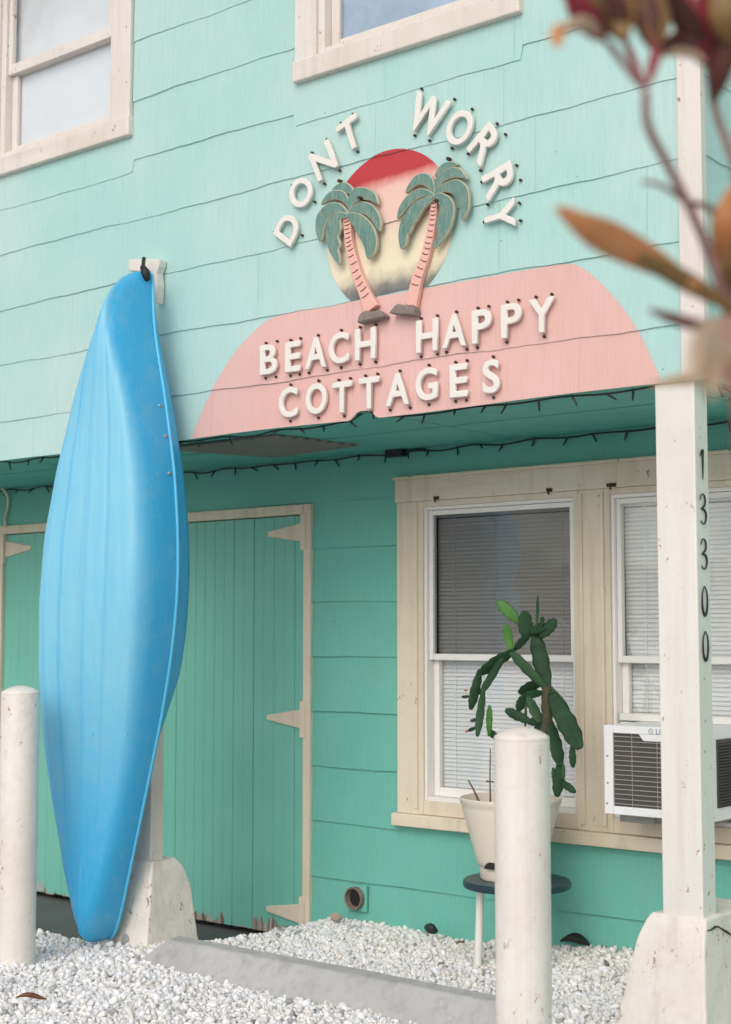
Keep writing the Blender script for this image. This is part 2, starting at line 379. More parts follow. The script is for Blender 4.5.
# loose white marble chips: one mass
def ico(sub):
    bm = bmesh.new(); bmesh.ops.create_icosphere(bm, subdivisions=sub, radius=1)
    bm.verts.ensure_lookup_table(); v = np.array([q.co[:] for q in bm.verts]); f = np.array([[q.index for q in t.verts] for t in bm.faces]); bm.free(); return v, f
def stones():
    # dense in front of the wall, then a rougher, coarser spread further out
    VV, FFs, tv, zs_, ns = [], [], [], 0, []
    for sub, n, box, med, near in ((2, 110000, (-7.2, -1.4, -2.9, -.012), .0084, True), (1, 60000, (-8.4, .4, -4.6, -.012), .0125, False)):
        iv, iff = ico(sub)
        x = rng.uniform(box[0], box[1], n); y = rng.uniform(box[2], box[3], n)
        v = np.stack([x-CAM.x, y-CAM.y, gh(x, y)-CAM.z], 1); w = v@np.array(FW); u = 365.5+F*(v@np.array(RT))/w; q = 512-F*(v@np.array(UP))/w
        keep = (u > -60) & (u < 800) & (q > 840) & (q < 1100) & (x > -7.2) & (x < -1.4) & (y > -2.9)
        keep = keep if near else ~keep
        x, y = x[keep], y[keep]
        z = gh(x, y); k2 = z > .015+rng.uniform(0, .05, len(z)); x, y, z = x[k2], y[k2], z[k2]
        n = len(x); r = np.exp(rng.normal(math.log(med), .34, n)); r = np.clip(r, .0035, .021)
        qm, _ = np.linalg.qr(rng.normal(size=(n, 3, 3)))
        sc = np.stack([r*rng.uniform(.9, 1.5, n), r*rng.uniform(.75, 1.1, n), r*rng.uniform(.55, .9, n)], 1)
        shapes = []
        for k in range(14):
            w = iv.copy()
            for _ in range(9):
                d = rng.normal(size=3); d /= np.linalg.norm(d); h = rng.uniform(.55, .88)
                s = w@d; w = w - np.outer(np.maximum(s-h, 0), d)
            shapes.append(w*(1+rng.normal(0, .02, (len(w), 1))))
        sh = np.array(shapes)[rng.integers(0, 14, n)]
        loc = np.einsum('nij,nvj->nvi', qm, sh*sc[:, None, :])
        loc += np.stack([x, y, z + r*rng.uniform(-.2, .7, n)], 1)[:, None, :]
        nv = len(iv); VV.append(loc.reshape(-1, 3)); FFs.append((iff[None]+(np.arange(n)*nv)[:, None, None]).reshape(-1, 3)+zs_); zs_ += n*nv
        ns.append((n, nv, x, y))
    V = np.concatenate(VV); FF = np.concatenate(FFs); n = sum(q[0] for q in ns); print('stones', [q[0] for q in ns])
    x = np.concatenate([q[2] for q in ns]); y = np.concatenate([q[3] for q in ns])
    me = bpy.data.meshes.new('gravel'); me.vertices.add(len(V)); me.vertices.foreach_set('co', V.astype(np.float32).ravel())
    me.loops.add(FF.size); me.loops.foreach_set('vertex_index', FF.astype(np.int32).ravel())
    me.polygons.add(len(FF)); me.polygons.foreach_set('loop_start', np.arange(0, FF.size, 3, dtype=np.int32))
    me.update(); me.validate()
    t = rng.uniform(0, 1, n); tone = np.empty((n, 4)); tone[:, 3] = 1
    val = np.where(t < .04, rng.uniform(.12, .45, n), rng.uniform(.66, .90, n))
    warm = np.clip(rng.normal(.03, .04, n) + .03*sstep(-4.6, -3.8, x)*sstep(-.9, -.1, y), -.02, .14)
    tone[:, 0] = val*(.985+.5*warm); tone[:, 1] = val*(.985-.2*warm); tone[:, 2] = val*(1.005-1.2*warm)
    a = me.attributes.new('tone', 'FLOAT_COLOR', 'POINT'); a.data.foreach_set('color', np.repeat(tone, np.concatenate([np.full(q[0], q[1]) for q in ns]), 0).astype(np.float32).ravel())
    me.materials.append(M['stone']); o = bpy.data.objects.new('gravel', me); COL.objects.link(o)
    tag(o, 'loose white marble chips spread in front of the green wall', 'gravel', kind='stuff')
stones()

# ------------------------------------------------------------------ the house
XC = -2.272      # outer corner of the projecting upper storey
house = thing('cottage', (-4.5, 0, 0), 'seafoam green two storey shingled cottage with an overhanging upper floor', 'house')
PH = np.random.default_rng(3).uniform(0, 6.28, (80, 6))
def wav(k, x):
    p = PH[k % 80]; a = .42 if k >= 41 else .85
    return a*(.0048*math.sin(x*4.1+p[0]) + .0024*math.sin(x*11.+p[1]) + .0016*math.sin(x*24+p[2]) + .0008*math.sin(x*61+p[3]))
def yoff(t, a=.0055): return .003 + a*(1-t)          # t 0 at the butt, 1 at the top of a course
def courses(zs, k0, jog=None):
    def zb(i, x): return zs[i] + (wav(k0+i, x) if 0 < i < len(zs)-1 else 0) + (jog(i, x) if jog else 0)
    return zb
def clad(name, zs, k0, x0, x1, mat, parent, P, holes=(), clip=None, lift=0.0, jog=None, dx=.0125, joints=.6, lip=.0042, amp=.0047):
    """overlapping shingle courses; P(x, off, z) puts a wall coordinate into the world; clip(x) -> (zlo, zhi)"""
    b = MB(); zb = courses(zs, k0, jog); rj = random.Random(k0*7+1)
    ncol = int(round((x1-x0)/dx))
    for i in range(len(zs)-1):
        jl = []
        if joints:
            xx = -12 + rj.uniform(0, .6)
            while xx < 4:
                if rj.random() < joints: jl.append(xx)
                xx += .61
        cuts = sorted(set([x0+(x1-x0)*c/ncol for c in range(ncol+1)]))
        prev = None
        for c in range(ncol):
            xa, xb = cuts[c], cuts[c+1]
            for j in jl:                                  # a hairline gap where two shingles meet
                if xa <= j < xb: xb = xb-.0008
            xm = (xa+xb)/2
            spans = [(max(zb(i, xm), -9), zb(i+1, xm)+.012)]
            if clip:
                lo, hi = clip(xm); spans = [(max(a, lo), min(q, hi)) for a, q in spans]
            for hx0, hx1, hz0, hz1 in holes:
                if hx0 < xm < hx1:
                    ns = []
                    for a, q in spans:
                        if hz0 > a: ns.append((a, min(q, hz0)))
                        if hz1 < q: ns.append((max(a, hz1), q))
                    spans = ns
            for a, q in spans:
                if q-a < .002: continue
                L = zs[i+1]-zs[i]
                full_a = abs(a-zb(i, xm)) < 1e-6; full_q = abs(q-zb(i+1, xm)-.012) < 1e-6
                def zz(x, full, val, k, d):
                    if full: return zb(k, x)+d
                    if clip:
                        l2, h2 = clip(x); return min(max(val, l2 if abs(val-lo) < 1e-6 else val), 99) if not (abs(val-hi) < 1e-6) else h2
                    return val
                za, zc = zz(xa, full_a, a, i, 0), zz(xb, full_a, a, i, 0); zd, ze = zz(xa, full_q, q, i+1, .012), zz(xb, full_q, q, i+1, .012)
                def o(x, z): return yoff((z-zb(i, x))/L, amp*(1.05+.22*math.sin(x*2.9+i*1.7)+.16*math.sin(x*7.3+i)))+lift
                vs = [P(xa, o(xa, za), za), P(xb, o(xb, zc), zc), P(xb, o(xb, ze), ze), P(xa, o(xa, zd), zd)]
                fs = [(0, 1, 2, 3)]
                if full_a:
                    vs += [P(xa, .0015, za+.0005), P(xb, .0015, zc+.0005)]; fs.append((0, 4, 5, 1))
                b.add(vs, fs)
    return b.build(name, mat, parent)

front = lambda x, o, z: (x, -1.0-o, z)
lowp = lambda x, o, z: (x, -o, z)
UZ = [2.333, 2.531, 2.812, 3.090, 3.368, 3.645, 3.925, 4.205, 4.485, 4.765, 5.05]
def ujog(i, x):
    j = 0
    if i == 5 and (x < -5.12 or -4.12 < x < -2.992): j -= .052
    if i == 0: j += .034*math.exp(-((x+3.745)/.055)**4) + .004*math.sin(x*4)
    return j
UW = [(-6.23, -5.128, 3.80, 5.04), (-4.105, -2.99, 3.80, 5.04)]     # openings of the two upper windows
clad('upper_wall', UZ, 0, -9.0, -2.361, M['upper'], house, front, holes=[(a, b_, c, d) for a, b_, c, d in UW], jog=ujog)
box_obj('wall_board', M['joint'], house, -9.0, -2.361, -.9985, -.97, 2.36, 3.80, bevel=0)
for a_, c_ in ((-9, UW[0][0]), (UW[0][1], UW[1][0]), (UW[1][1], -2.361)): box_obj('wall_board', M['joint'], house, a_, c_, -.9985, -.97, 3.801, 5.1, bevel=0)
# side of the projecting storey, facing right
sidep = lambda u, o, z: (XC-.012+o, u, z)
clad('side_wall', UZ, 21, -.985, 0.0, M['upper'], house, sidep)
box_obj('wall_board', M['joint'], house, XC-.06, XC-.0135, -.96, -.02, 2.36, 5.1, bevel=0)
mainp = lambda x, o, z: (x, .03-o, z)
clad('upper_wall', UZ, 31, XC+.01, 1.6, M['upper'], house, mainp)
box_obj('corner_board', M['pale'], house, -2.360, XC, -1.024, -.985, 2.335, 5.05, bevel=.004)
# lower wall
LZ = [-.05, .072, .334, .596, .858, 1.12, 1.382, 1.644, 1.906, 2.13, 2.36]
DX0, DX1, DTOP = -7.40, -4.906, 2.128
W1 = (-4.236, -3.378, .676, 2.0995); W2 = (-3.252, -2.390, .676, 2.0995)
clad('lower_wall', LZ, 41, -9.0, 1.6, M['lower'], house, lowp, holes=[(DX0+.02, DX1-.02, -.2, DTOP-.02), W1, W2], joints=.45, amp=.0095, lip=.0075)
for q in ((-9, DX0+.02, -.1, 2.36), (DX0+.02, DX1-.02, DTOP-.02, 2.36), (DX1-.02, W1[0], -.1, 2.36), (W1[0], W1[1], -.1, W1[2]), (W1[0], W2[1], W1[3], 2.36), (W1[1], W2[0], -.1, W1[3]), (W2[0], W2[1], -.1, W1[2]), (W2[1], 1.6, -.1, 2.36)):
    box_obj('wall_board', M['joint'], house, q[0], q[1], .0015, .03, q[2], q[3], bevel=0)
for q in ((-9.03, -9.0, -1.0, 5.0, 2.34, 5.05), (-9.03, -9.0, .0, 5.0, -.1, 2.339), (1.6, 1.63, .03, 5.0, -.1, 5.05), (-9.03, 1.63, 5.0, 5.03, -.1, 5.05)): box_obj('end_wall', M['upper'], house, *q, bevel=0)
bb = MB(); bb.box(-9.4, XC+.35, -1.4, .3, 5.052, 5.2); bb.box(-9.4, 2.0, .3, 5.4, 5.052, 5.2); bb.build('roof', M['pale_h'], house)
# soffit in sheets with open seams
bb = MB(); sx = [-9.0, -7.3, -6.1, -4.9, -3.7, -2.5, XC-.02]
for a, c in zip(sx, sx[1:]): bb.box(a+.004, c-.004, -.975, -.52, 2.352, 2.362); bb.box(a+.004, c-.004, -.512, -.004, 2.350, 2.360)
bb.box(-9, XC-.02, -.975, 0, 2.364, 2.37)
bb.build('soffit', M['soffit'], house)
sv = [atz(p[0], p[1], 2.345) for p in [(180, 449), (287, 437), (366, 446), (275, 459)]]
bb = MB(); q = [(-5.15, -.80), (-4.42, -.80), (-4.36, -.30), (-4.97, -.22)]
bb.add([(x, y, 2.340) for x, y in q]+[(x, y, 2.3495) for x, y in q], [(0, 1, 2, 3), (0, 1, 5, 4), (1, 2, 6, 5), (2, 3, 7, 6), (3, 0, 4, 7)])
bb.build('soffit_screen', M['vent'], house)
# door frame
for q in ((DX1-.046, DX1, -.026, .02, .0, DTOP), (DX0, DX0+.046, -.026, .02, 0, DTOP), (DX0+.0465, DX1-.0465, -.028, .02, DTOP-.05, DTOP-.001)): box_obj('door_frame', M['cream'], house, *q)
# vertical plank door leaves with T hinges
def door_leaf(x0, x1, hinge_right):
    b = MB(); n = max(1, round((x1-x0)/.071)); w = (x1-x0)/n; r = random.Random(int(x0*100))
    for i in range(n):
        a, c = x0+i*w, x0+(i+1)*w; y = -.004+r.uniform(-.0015, .0015); zb_ = .030+r.uniform(-.004, .004); gr = .002 if i % 2 else .0034
        vs = [(a, y+.0034, zb_), (a+gr, y, zb_), (c-gr, y, zb_), (c, y+.0034, zb_), (a, y+.0034, DTOP-.055), (a+gr, y, DTOP-.055), (c-gr, y, DTOP-.055), (c, y+.0034, DTOP-.055), (a, .03, zb_), (c, .03, zb_), (a, .03, DTOP-.055), (c, .03, DTOP-.055)]
        b.add(vs, [(0, 1, 5, 4), (1, 2, 6, 5), (2, 3, 7, 6), (8, 9, 3, 2, 1, 0), (10, 4, 5, 6, 7, 11)])
        # bead between planks
        if i % 2 == 0: m_ = (a+c)/2
    d = b.build('garage_door', M['door'], house)
    for z in (1.99, 1.077, .142):
        h = MB(); s = 1 if hinge_right else -1; xe = (x1 if hinge_right else x0)
        def X(t): return xe - s*t
        poly = [(X(.246), z-.012), (X(.246), z+.012), (X(.012), z+.048), (X(.012), z-.048)]
        f = [(x, -.016, zz) for x, zz in poly]; k = [(x, -.004, zz) for x, zz in poly]
        h.add(f+k, [(0, 1, 2, 3), (0, 4, 5, 1), (1, 5, 6, 2), (2, 6, 7, 3), (3, 7, 4, 0)])
        h.box(min(X(.010), X(-.022)), max(X(.010), X(-.022)), -.034, -.004, z-.088, z+.088)
        ho = h.build('hinge', M['cream'], d, bevel=.003)
        for t, dz in ((.21, 0), (.13, .01), (.05, .022), (.05, -.022), (0.0, .06), (0.0, -.06)):
            pass
    return d
XM = (DX0+DX1)/2
door_leaf(XM+.004, DX1-.050, True); door_leaf(DX0+.050, XM-.004, False)
# dryer vent near the ground
bb = MB(); bb.box(-4.668, -4.548, -.028, -.012, .2, .322); fl = bb.build('vent_flange', M['lower'], house, bevel=.004)
bb = MB(); n = 20
for ra, rb, ya, yb in ((.052, .046, -.0555, -.055), (.046, .043, -.055, -.029)):
    vs = []
    for k in range(n):
        t = 2*math.pi*k/n; vs.append((-4.608+ra*math.cos(t), ya, .262+ra*math.sin(t)))
    for k in range(n):
        t = 2*math.pi*k/n; vs.append((-4.608+rb*math.cos(t), yb, .262+rb*math.sin(t)))
    bb.add(vs, [(k, (k+1) % n, n+(k+1) % n, n+k) for k in range(n)])
vs = [(-4.608+.052*math.cos(2*math.pi*k/n), y, 0.262+.052*math.sin(2*math.pi*k/n)) for y in (-.055, -.012) for k in range(n)]
bb.add(vs, [(k, (k+1) % n, n+(k+1) % n, n+k) for k in range(n)])
bb.add([(-4.608+.0435*math.cos(2*math.pi*k/n), -.0295, .262+.047*math.sin(2*math.pi*k/n)) for k in range(n)], [tuple(range(n))])
vp = bb.build('vent_pipe', M['pipe'], house)
bb = MB(); bb.tube([(-4.608, -.0296, .262), (-4.608, -.0306, .262)], .040, 20); bb.build('opening', M['black'], vp)
bb = MB(); cp = [(-7.335, -.05, 2.352), (-7.30, -.035, 2.30), (-7.315, -.022, 2.24), (-7.325, -.034, 2.17), (-7.315, -.034, 2.12)]
bb.tube(catmull(cp, 6, False), .008, 8); bb.build('conduit', M['cream'], house, smooth=True)

# ------------------------------------------------------------------ windows
def sash_frame(b, x0, x1, z0, z1, yf, yb, wl, wb, wt):
    b.box(x0, x0+wl, yf, yb, z0, z1); b.box(x1-wl, x1, yf, yb, z0, z1); b.box(x0+wl+.0005, x1-wl-.0005, yf+.0015, yb, z0, z0+wb); b.box(x0+wl+.0005, x1-wl-.0005, yf+.0015, yb, z1-wt, z1)
def blind(x0, x1, z0, z1, y, parent, mat):
    b = MB(); z = z1
    b.box(x0, x1, y-.012, y+.02, z1-.03, z1)
    z = z1-.045
    rb_ = random.Random(int(x0*1000))
    while z > z0:
        w_ = rb_.uniform(-.0012, .0012); b.add([(x0, y-.0062+w_, z-.0095), (x1, y-.0062, z-.0095), (x1, y-.0036, z), (x0, y-.0036, z), (x1, y+.0012, z+.0098), (x0, y+.0012, z+.0098)], [(0, 1, 2, 3), (3, 2, 4, 5)]); z -= .0185
    for xx in (x0+.1, x1-.1): b.box(xx-.002, xx+.002, y-.0105, y-.0085, z0, z1)
    return b.build('blind', mat, parent)
def low_window(hole, zmeet, dark_top, label):
    x0, x1, z0, z1 = hole
    b = MB(); t = .026
    b.box(x0-.0, x0+t, -.030, .07, z0, z1); b.box(x1-t, x1, -.030, .07, z0, z1); b.box(x0+t, x1-t, -.028, .07, z1-t, z1); b.box(x0+t, x1-t, -.028, .07, z0, z0+.062)
    w = b.build('window', M['cream'], house, bevel=.003); w['label'] = label
    a0, a1, c0, c1 = x0+t, x1-t, z0+.062, z1-t
    b = MB(); sash_frame(b, a0, a1, c0, c1, -.018, .06, .014, .018, .016); b.build('frame', M['white'], w, bevel=.002)
    a0 += .015; a1 -= .015; c0 += .019; c1 -= .017
    b = MB(); sash_frame(b, a0, a1, zmeet-.012, c1, .0, .03, .020, .028, .022); b.build('upper_sash', M['white'], w, bevel=.002)
    b = MB(); sash_frame(b, a0, a1, c0, zmeet+.014, .033, .06, .030, .040, .03); b.build('lower_sash', M['white'], w, bevel=.002)
    b = MB(); b.add([(a0+.02, .015, zmeet), (a1-.02, .015, zmeet), (a1-.02, .015, c1-.02), (a0+.02, .015, c1-.02)], [(0, 1, 2, 3)]); b.build('pane', M['glass_dark' if dark_top else 'glass'], w)
    b = MB(); b.add([(a0+.03, .046, c0+.03), (a1-.03, .046, c0+.03), (a1-.03, .046, zmeet), (a0+.03, .046, zmeet)], [(0, 1, 2, 3)]); b.build('pane', M['glass'], w)
    blind(a0+.0, a1-.0, c0, c1, .074, w, M['blinds'])
    b = MB(); b.box(x0, x1, .095, .12, z0, z1); b.build('backing', M['dim'], w)
    return w
w1 = low_window(W1, 1.385, True, 'double hung window with a dark grey upper pane behind the cactus')
w2 = low_window(W2, 1.385, False, 'double hung window with bright blinds above the air conditioner')
# casing boards round both windows
def part(name, m, dims, bevel=.004): return box_obj(name, M[m], house, *dims, bevel=bevel)
part('window_casing', 'cream', (-4.362, W1[0]-.0005, -.030, .0, .675, 2.10)); part('window_casing', 'cream', (W1[1]+.0005, W2[0]-.0005, -.030, 0, .675, 2.10)); part('window_casing', 'cream', (W2[1]+.0005, -2.19, -.030, 0, .675, 2.10))
bb = MB(); bb.box(-4.370, -2.18, -.034, 0, 2.1005, 2.205); bb.box(-4.378, -2.17, -.044, 0, 2.2045, 2.220)
bb.build('head_casing', M['cream_h'], house, bevel=.004)
for x_ in (W1[0]-.022, W1[1]+.002, W2[0]-.022, W2[1]+.002): part('window_stop', 'cream', (x_, x_+.020, -.038, -.0305, .70, 2.085), .003)
part('window_sill', 'cream_h', (-4.378, -2.16, -.056, -.0, .618, .6745), .005)
for p, s in (((437, 498), .012), ((550, 490), .012), ((612, 485), .02)):
    c = at(p[0], p[1], -.034); h = MB(); h.box(c.x-s, c.x+s, -.046, -.0345, c.z-.008, c.z+.007); h.tube([(c.x, -.04, c.z+.004), (c.x+.003, -.056, c.z-.004), (c.x+.002, -.05, c.z-.02)], .004, 6)
    h.build('hook', M['rust'], house)

def up_window(hole, zmeet, kind, label):
    x0, x1, z0, z1 = hole; Y0 = -1.0
    b = MB(); cw = .118
    b.box(x0-.0, x0+cw, Y0-.026, Y0+.05, z0, z1); b.box(x1-cw, x1, Y0-.026, Y0+.05, z0, z1); b.box(x0+cw+.0005, x1-cw-.0005, Y0-.024, Y0+.05, z1-.12, z1)
    w = b.build('window', M['pale'], house, bevel=.004); w['label'] = label
    b = MB(); b.box(x0-.006, x1+.006, Y0-.036, Y0+.05, z0-.036, z0+.0525); b.build('sill', M['pale_h'], w, bevel=.006)
    a0, a1, c0, c1 = x0+cw, x1-cw, z0+.053, z1-.12
    b = MB(); sash_frame(b, a0, a1, c0, c1, Y0-.012, Y0+.05, .035, .028, .03); b.build('frame', M['pale'], w, bevel=.003)
    a0 += .036; a1 -= .036; c0 += .029; c1 -= .03
    b = MB(); sash_frame(b, a0, a1, zmeet-.02, c1, Y0+.002, Y0+.028, .03, .052, .03); b.build('upper_sash', M['pale'], w, bevel=.003)
    b = MB(); sash_frame(b, a0, a1, c0, zmeet+.02, Y0+.030, Y0+.052, .042, .035, .04); b.build('lower_sash', M['pale'], w, bevel=.003)
    gm = M['glass'] if kind == 'shade' else M['glass_sky']
    b = MB(); b.add([(a0+.02, Y0+.015, zmeet), (a1-.02, Y0+.015, zmeet), (a1-.02, Y0+.015, c1-.02), (a0+.02, Y0+.015, c1-.02)], [(0, 1, 2, 3)]); b.build('pane', gm, w)
    b = MB(); b.add([(a0+.02, Y0+.042, c0+.02), (a1-.02, Y0+.042, c0+.02), (a1-.02, Y0+.042, zmeet), (a0+.02, Y0+.042, zmeet)], [(0, 1, 2, 3)]); b.build('pane', gm, w)
    b = MB(); b.box(x0, x1, Y0+.058, Y0+.068, z0, z1); b.build('blind' if kind == 'shade' else 'sky_backing', M['shade'] if kind == 'shade' else M['bluegrey'], w)  # the sky kind gets its reflection as a coloured backing sheet
    return w
up_window(UW[0], 4.30, 'shade', 'upper window with a white shade drawn behind it')
up_window(UW[1], 4.36, 'sky', 'upper window reflecting blue sky above the sign')

# ------------------------------------------------------------------ the sign: painted shapes and screwed-on letters
sign = thing('cottage_sign', (-3.6, -1.02, 2.9), 'painted sunset sign with raised white letters reading DONT WORRY BEACH HAPPY COTTAGES', 'sign')
al = [at(p[0], p[1], -1.014) for p in [(190, 438.5), (207, 397), (231, 356), (247, 337), (264, 321), (284, 313)]]
ar = [at(p[0], p[1], -1.014) for p in [(556, 264), (575, 264.5), (593.5, 277), (615, 299), (630.6, 320), (644, 344), (661, 381)]]
ap = catmull([(p.x, p.z) for p in al], 6, False)+catmull([(p.x, p.z) for p in ar], 6, False)
ap[0] = (ap[0][0], 2.30); ap[-1] = (ap[-1][0], 2.30)
ax_ = np.array([p[0] for p in ap]); az_ = np.array([p[1] for p in ap])
ordr = np.argsort(ax_); ax_, az_ = ax_[ordr], az_[ordr]
zb_u = courses(UZ, 0, ujog)
def archtop(x): return min(float(np.interp(x, ax_, az_, left=2.2, right=2.2)), zb_u(2, x)-.001)
clad('painted_arch', UZ, 0, float(ax_[0])+.003, float(ax_[-1])-.003, M['pink'], sign, front, clip=lambda x: (2.2, archtop(x)), lift=.0016, jog=ujog, dx=.008, joints=.6)
SC, SR = (-3.622, 3.064), .318
def sunclip(x):
    d = SR*SR-(x-SC[0])**2; h = math.sqrt(d) if d > 0 else 0
    return (max(SC[1]-h, zb_u(2, x)+.0005), SC[1]+h)
clad('painted_sun', UZ, 0, SC[0]-SR+.0005, SC[0]+SR-.0005, M['sun'], sign, front, clip=sunclip, lift=.0016, jog=ujog, dx=.006, joints=0)

def letter(ch, cpx, cpy, up_px=None, wide=1.0, h=.13, bolts=(), words=''):
    c = at(cpx, cpy, -1.024)
    if up_px:
        q = at(cpx+up_px[0]*.05, cpy+up_px[1]*.05, -1.024); u = Vector((q.x-c.x, 0, q.z-c.z)).normalized()
    else: u = Vector((0, 0, 1))
    r = Vector((u.z, 0, -u.x))
    cu = bpy.data.curves.new('letter', 'FONT'); cu.body = ch; cu.size = 1; cu.offset = .010; cu.extrude = .028; cu.bevel_depth = .016; cu.bevel_resolution = 1; cu.resolution_u = 6
    t = bpy.data.objects.new('tmp', cu); COL.objects.link(t); bpy.context.view_layer.update()
    me = bpy.data.meshes.new_from_object(t); bpy.data.objects.remove(t)
    co = np.array([v.co[:] for v in me.vertices]); lo, hi = co.min(0), co.max(0); mid = (lo+hi)/2; s = .95*h/(hi[1]-lo[1])
    org = ORG[sign]
    wd = (hi[0]-lo[0])*s*wide
    for v, k in zip(me.vertices, co):
        p = c + r*((k[0]-mid[0])*s*wide) + u*((k[1]-mid[1])*s) + Vector((0, -k[2]*s-.002, 0)); v.co = p-org
    me.materials.append(M['letter']); me.name = 'letter'
    o = bpy.data.objects.new('letter', me); COL.objects.link(o); o.parent = sign; ORG[o] = org
    for bx, bz in bolts:
        p = c + r*(bx*wd) + u*((bz)*h); k = MB()
        k.tube([(p.x, -1.008, p.z), (p.x, -1.0165, p.z)], .0045, 8); k.tube([(p.x, -1.0165, p.z), (p.x, -1.020, p.z)], [.006, .0045], 8)
        k.build('screw', M['rust'], o, smooth=False)
TB = ((-.3, .56), (.3, .56), (0, -.56)); CC = ((0, .57), (0, -.57)); HH = ((-.38, .56), (.38, .56), (-.38, -.56), (.38, -.56))
AA = ((0, .56), (-.42, -.56), (.42, -.56)); PP = ((-.3, .56), (.25, .56), (-.35, -.56)); EE = ((-.3, .56), (.35, .56), (-.3, -.56), (.3, -.56)); RR = ((-.3, .56), (.25, .56), (-.4, -.56), (.45, -.56))
letter('D', 288.5, 229, (-18.9, -14.3), .95, .132, ((-.45, .56), (.1, -.57)))
letter('O', 301.8, 193, (-140, -102), .9, .135, CC)
letter('N', 324.3, 161, (-67, -167), .95, 0.141, HH)
letter('T', 351, 134.5, (-55, -170), .98, 0.141, TB)
letter('W', 428.5, 115.5, (73, -203), .82, 0.155, ((-.48, .56), (.48, .56), (-.22, -.56), (.22, -.56)))
letter('O', 460.5, 128.2, (103, -200), .85, 0.141, CC)
letter('R', 486.2, 145.1, (135, -157), 1.0, 0.141, RR)
letter('R', 500.0, 182.5, (167, -95), 1.0, 0.141, RR)
letter('Y', 500.5, 216.6, (168, -50), .85, 0.141, TB)
for ch, x, y, w, bl in (('B', 269.5, 359.5, 1.12, EE), ('E', 293.7, 356.8, 1.12, EE), ('A', 316.7, 353, .95, AA), ('C', 339.7, 348.4, .98, CC), ('H', 366.4, 344.1, 1.0, HH),
                        ('H', 427.8, 335.8, .98, HH), ('A', 455.1, 330.8, .92, AA), ('P', 482.5, 326.4, 1.1, PP), ('P', 512.2, 320.6, 1.12, PP), ('Y', 542.6, 315.6, .95, TB),
                        ('C', 289, 402.6, .95, CC), ('O', 317.1, 398.9, .88, CC), ('T', 343, 397.3, .98, TB), ('T', 370, 393.2, .98, TB), ('A', 398.5, 389.5, .95, AA), ('G', 427.4, 384.4, .95, CC), ('E', 459.5, 380.7, 1.1, EE), ('S', 491.9, 376.6, 1.05, CC)):
    letter(ch, x, y, None, w*.97, .132, bl)

# palm cut-outs
def palm(label, ox, fronds, trunk, rock, lift):
    P = lambda p, sc=8.122, o=(ox, 140): (at(o[0]+p[0]/sc, o[1]+p[1]/sc, -1.035))
    base = at(trunk[-1][0], trunk[-1][1], -1.02)
    t = thing('palm_cutout', (base.x, -1.012, base.z), label, 'palm cutout', 'palm cutouts on the sign')
    # trunk plate with rings
    pts = catmull([tuple(at(x, y, -1.03)[k] for k in (0, 2)) + (w,) for x, y, w in trunk], 6, False)
    L, Rr = [], []
    for i, (x, z, w) in enumerate(pts):
        d = Vector((pts[min(i+1, len(pts)-1)][0]-pts[max(i-1, 0)][0], pts[min(i+1, len(pts)-1)][1]-pts[max(i-1, 0)][1])).normalized(); nrm = Vector((-d.y, d.x))
        L.append((x+nrm.x*w/2, z+nrm.y*w/2)); Rr.append((x-nrm.x*w/2, z-nrm.y*w/2))
    tr = plate(L+Rr[::-1], -1.012, -1.031, 'trunk', [M['trunk_pink'], M['trunk_pink']], t, .004, .003)
    for i in range(3, len(pts)-5, 2):
        a, c = Vector(L[i]), Vector(Rr[i]); e = c-a; a2, c2 = (a+e*.05, a+e*.72) if i % 4 == 1 else (a+e*.12, a+e*.8)
        k = MB(); k.tube([(a2.x, -1.0342, a2.y), ((a2.x+c2.x)/2, -1.0346, (a2.y+c2.y)/2-.003), (c2.x, -1.0342, c2.y)], .0022, 5); k.build('ring', M['ring'], tr)
    rk = [at(330+x/6.09, 220+y/6.09, -1.04) for x, y in rock]
    plate([(p.x, p.z) for p in rk], -1.012, -1.048, 'rock_base', [M['rockgrey']], t, .006, .006)
    for i, f in enumerate(fronds):
        q = [(p.x, p.z) for p in (P(v) for v in f)]
        q = catmull(q, 4)
        yb = -1.030-lift[i]*.0045
        plate(q, yb+.012, yb, 'frond', [M['frond'], M['frond_edge']], t, .0032, .0035)
    for i, s in enumerate(((265, 328), (465, 478)) if ox < 350 else ((500, 148), (440, 500))):
        p = P(s); k = MB(); k.tube([(p.x, -1.012, p.z), (p.x, -1.058 if i else -1.03, p.z)], .0075, 8); k.build('screw', M['rust'], t)
PW = .0043
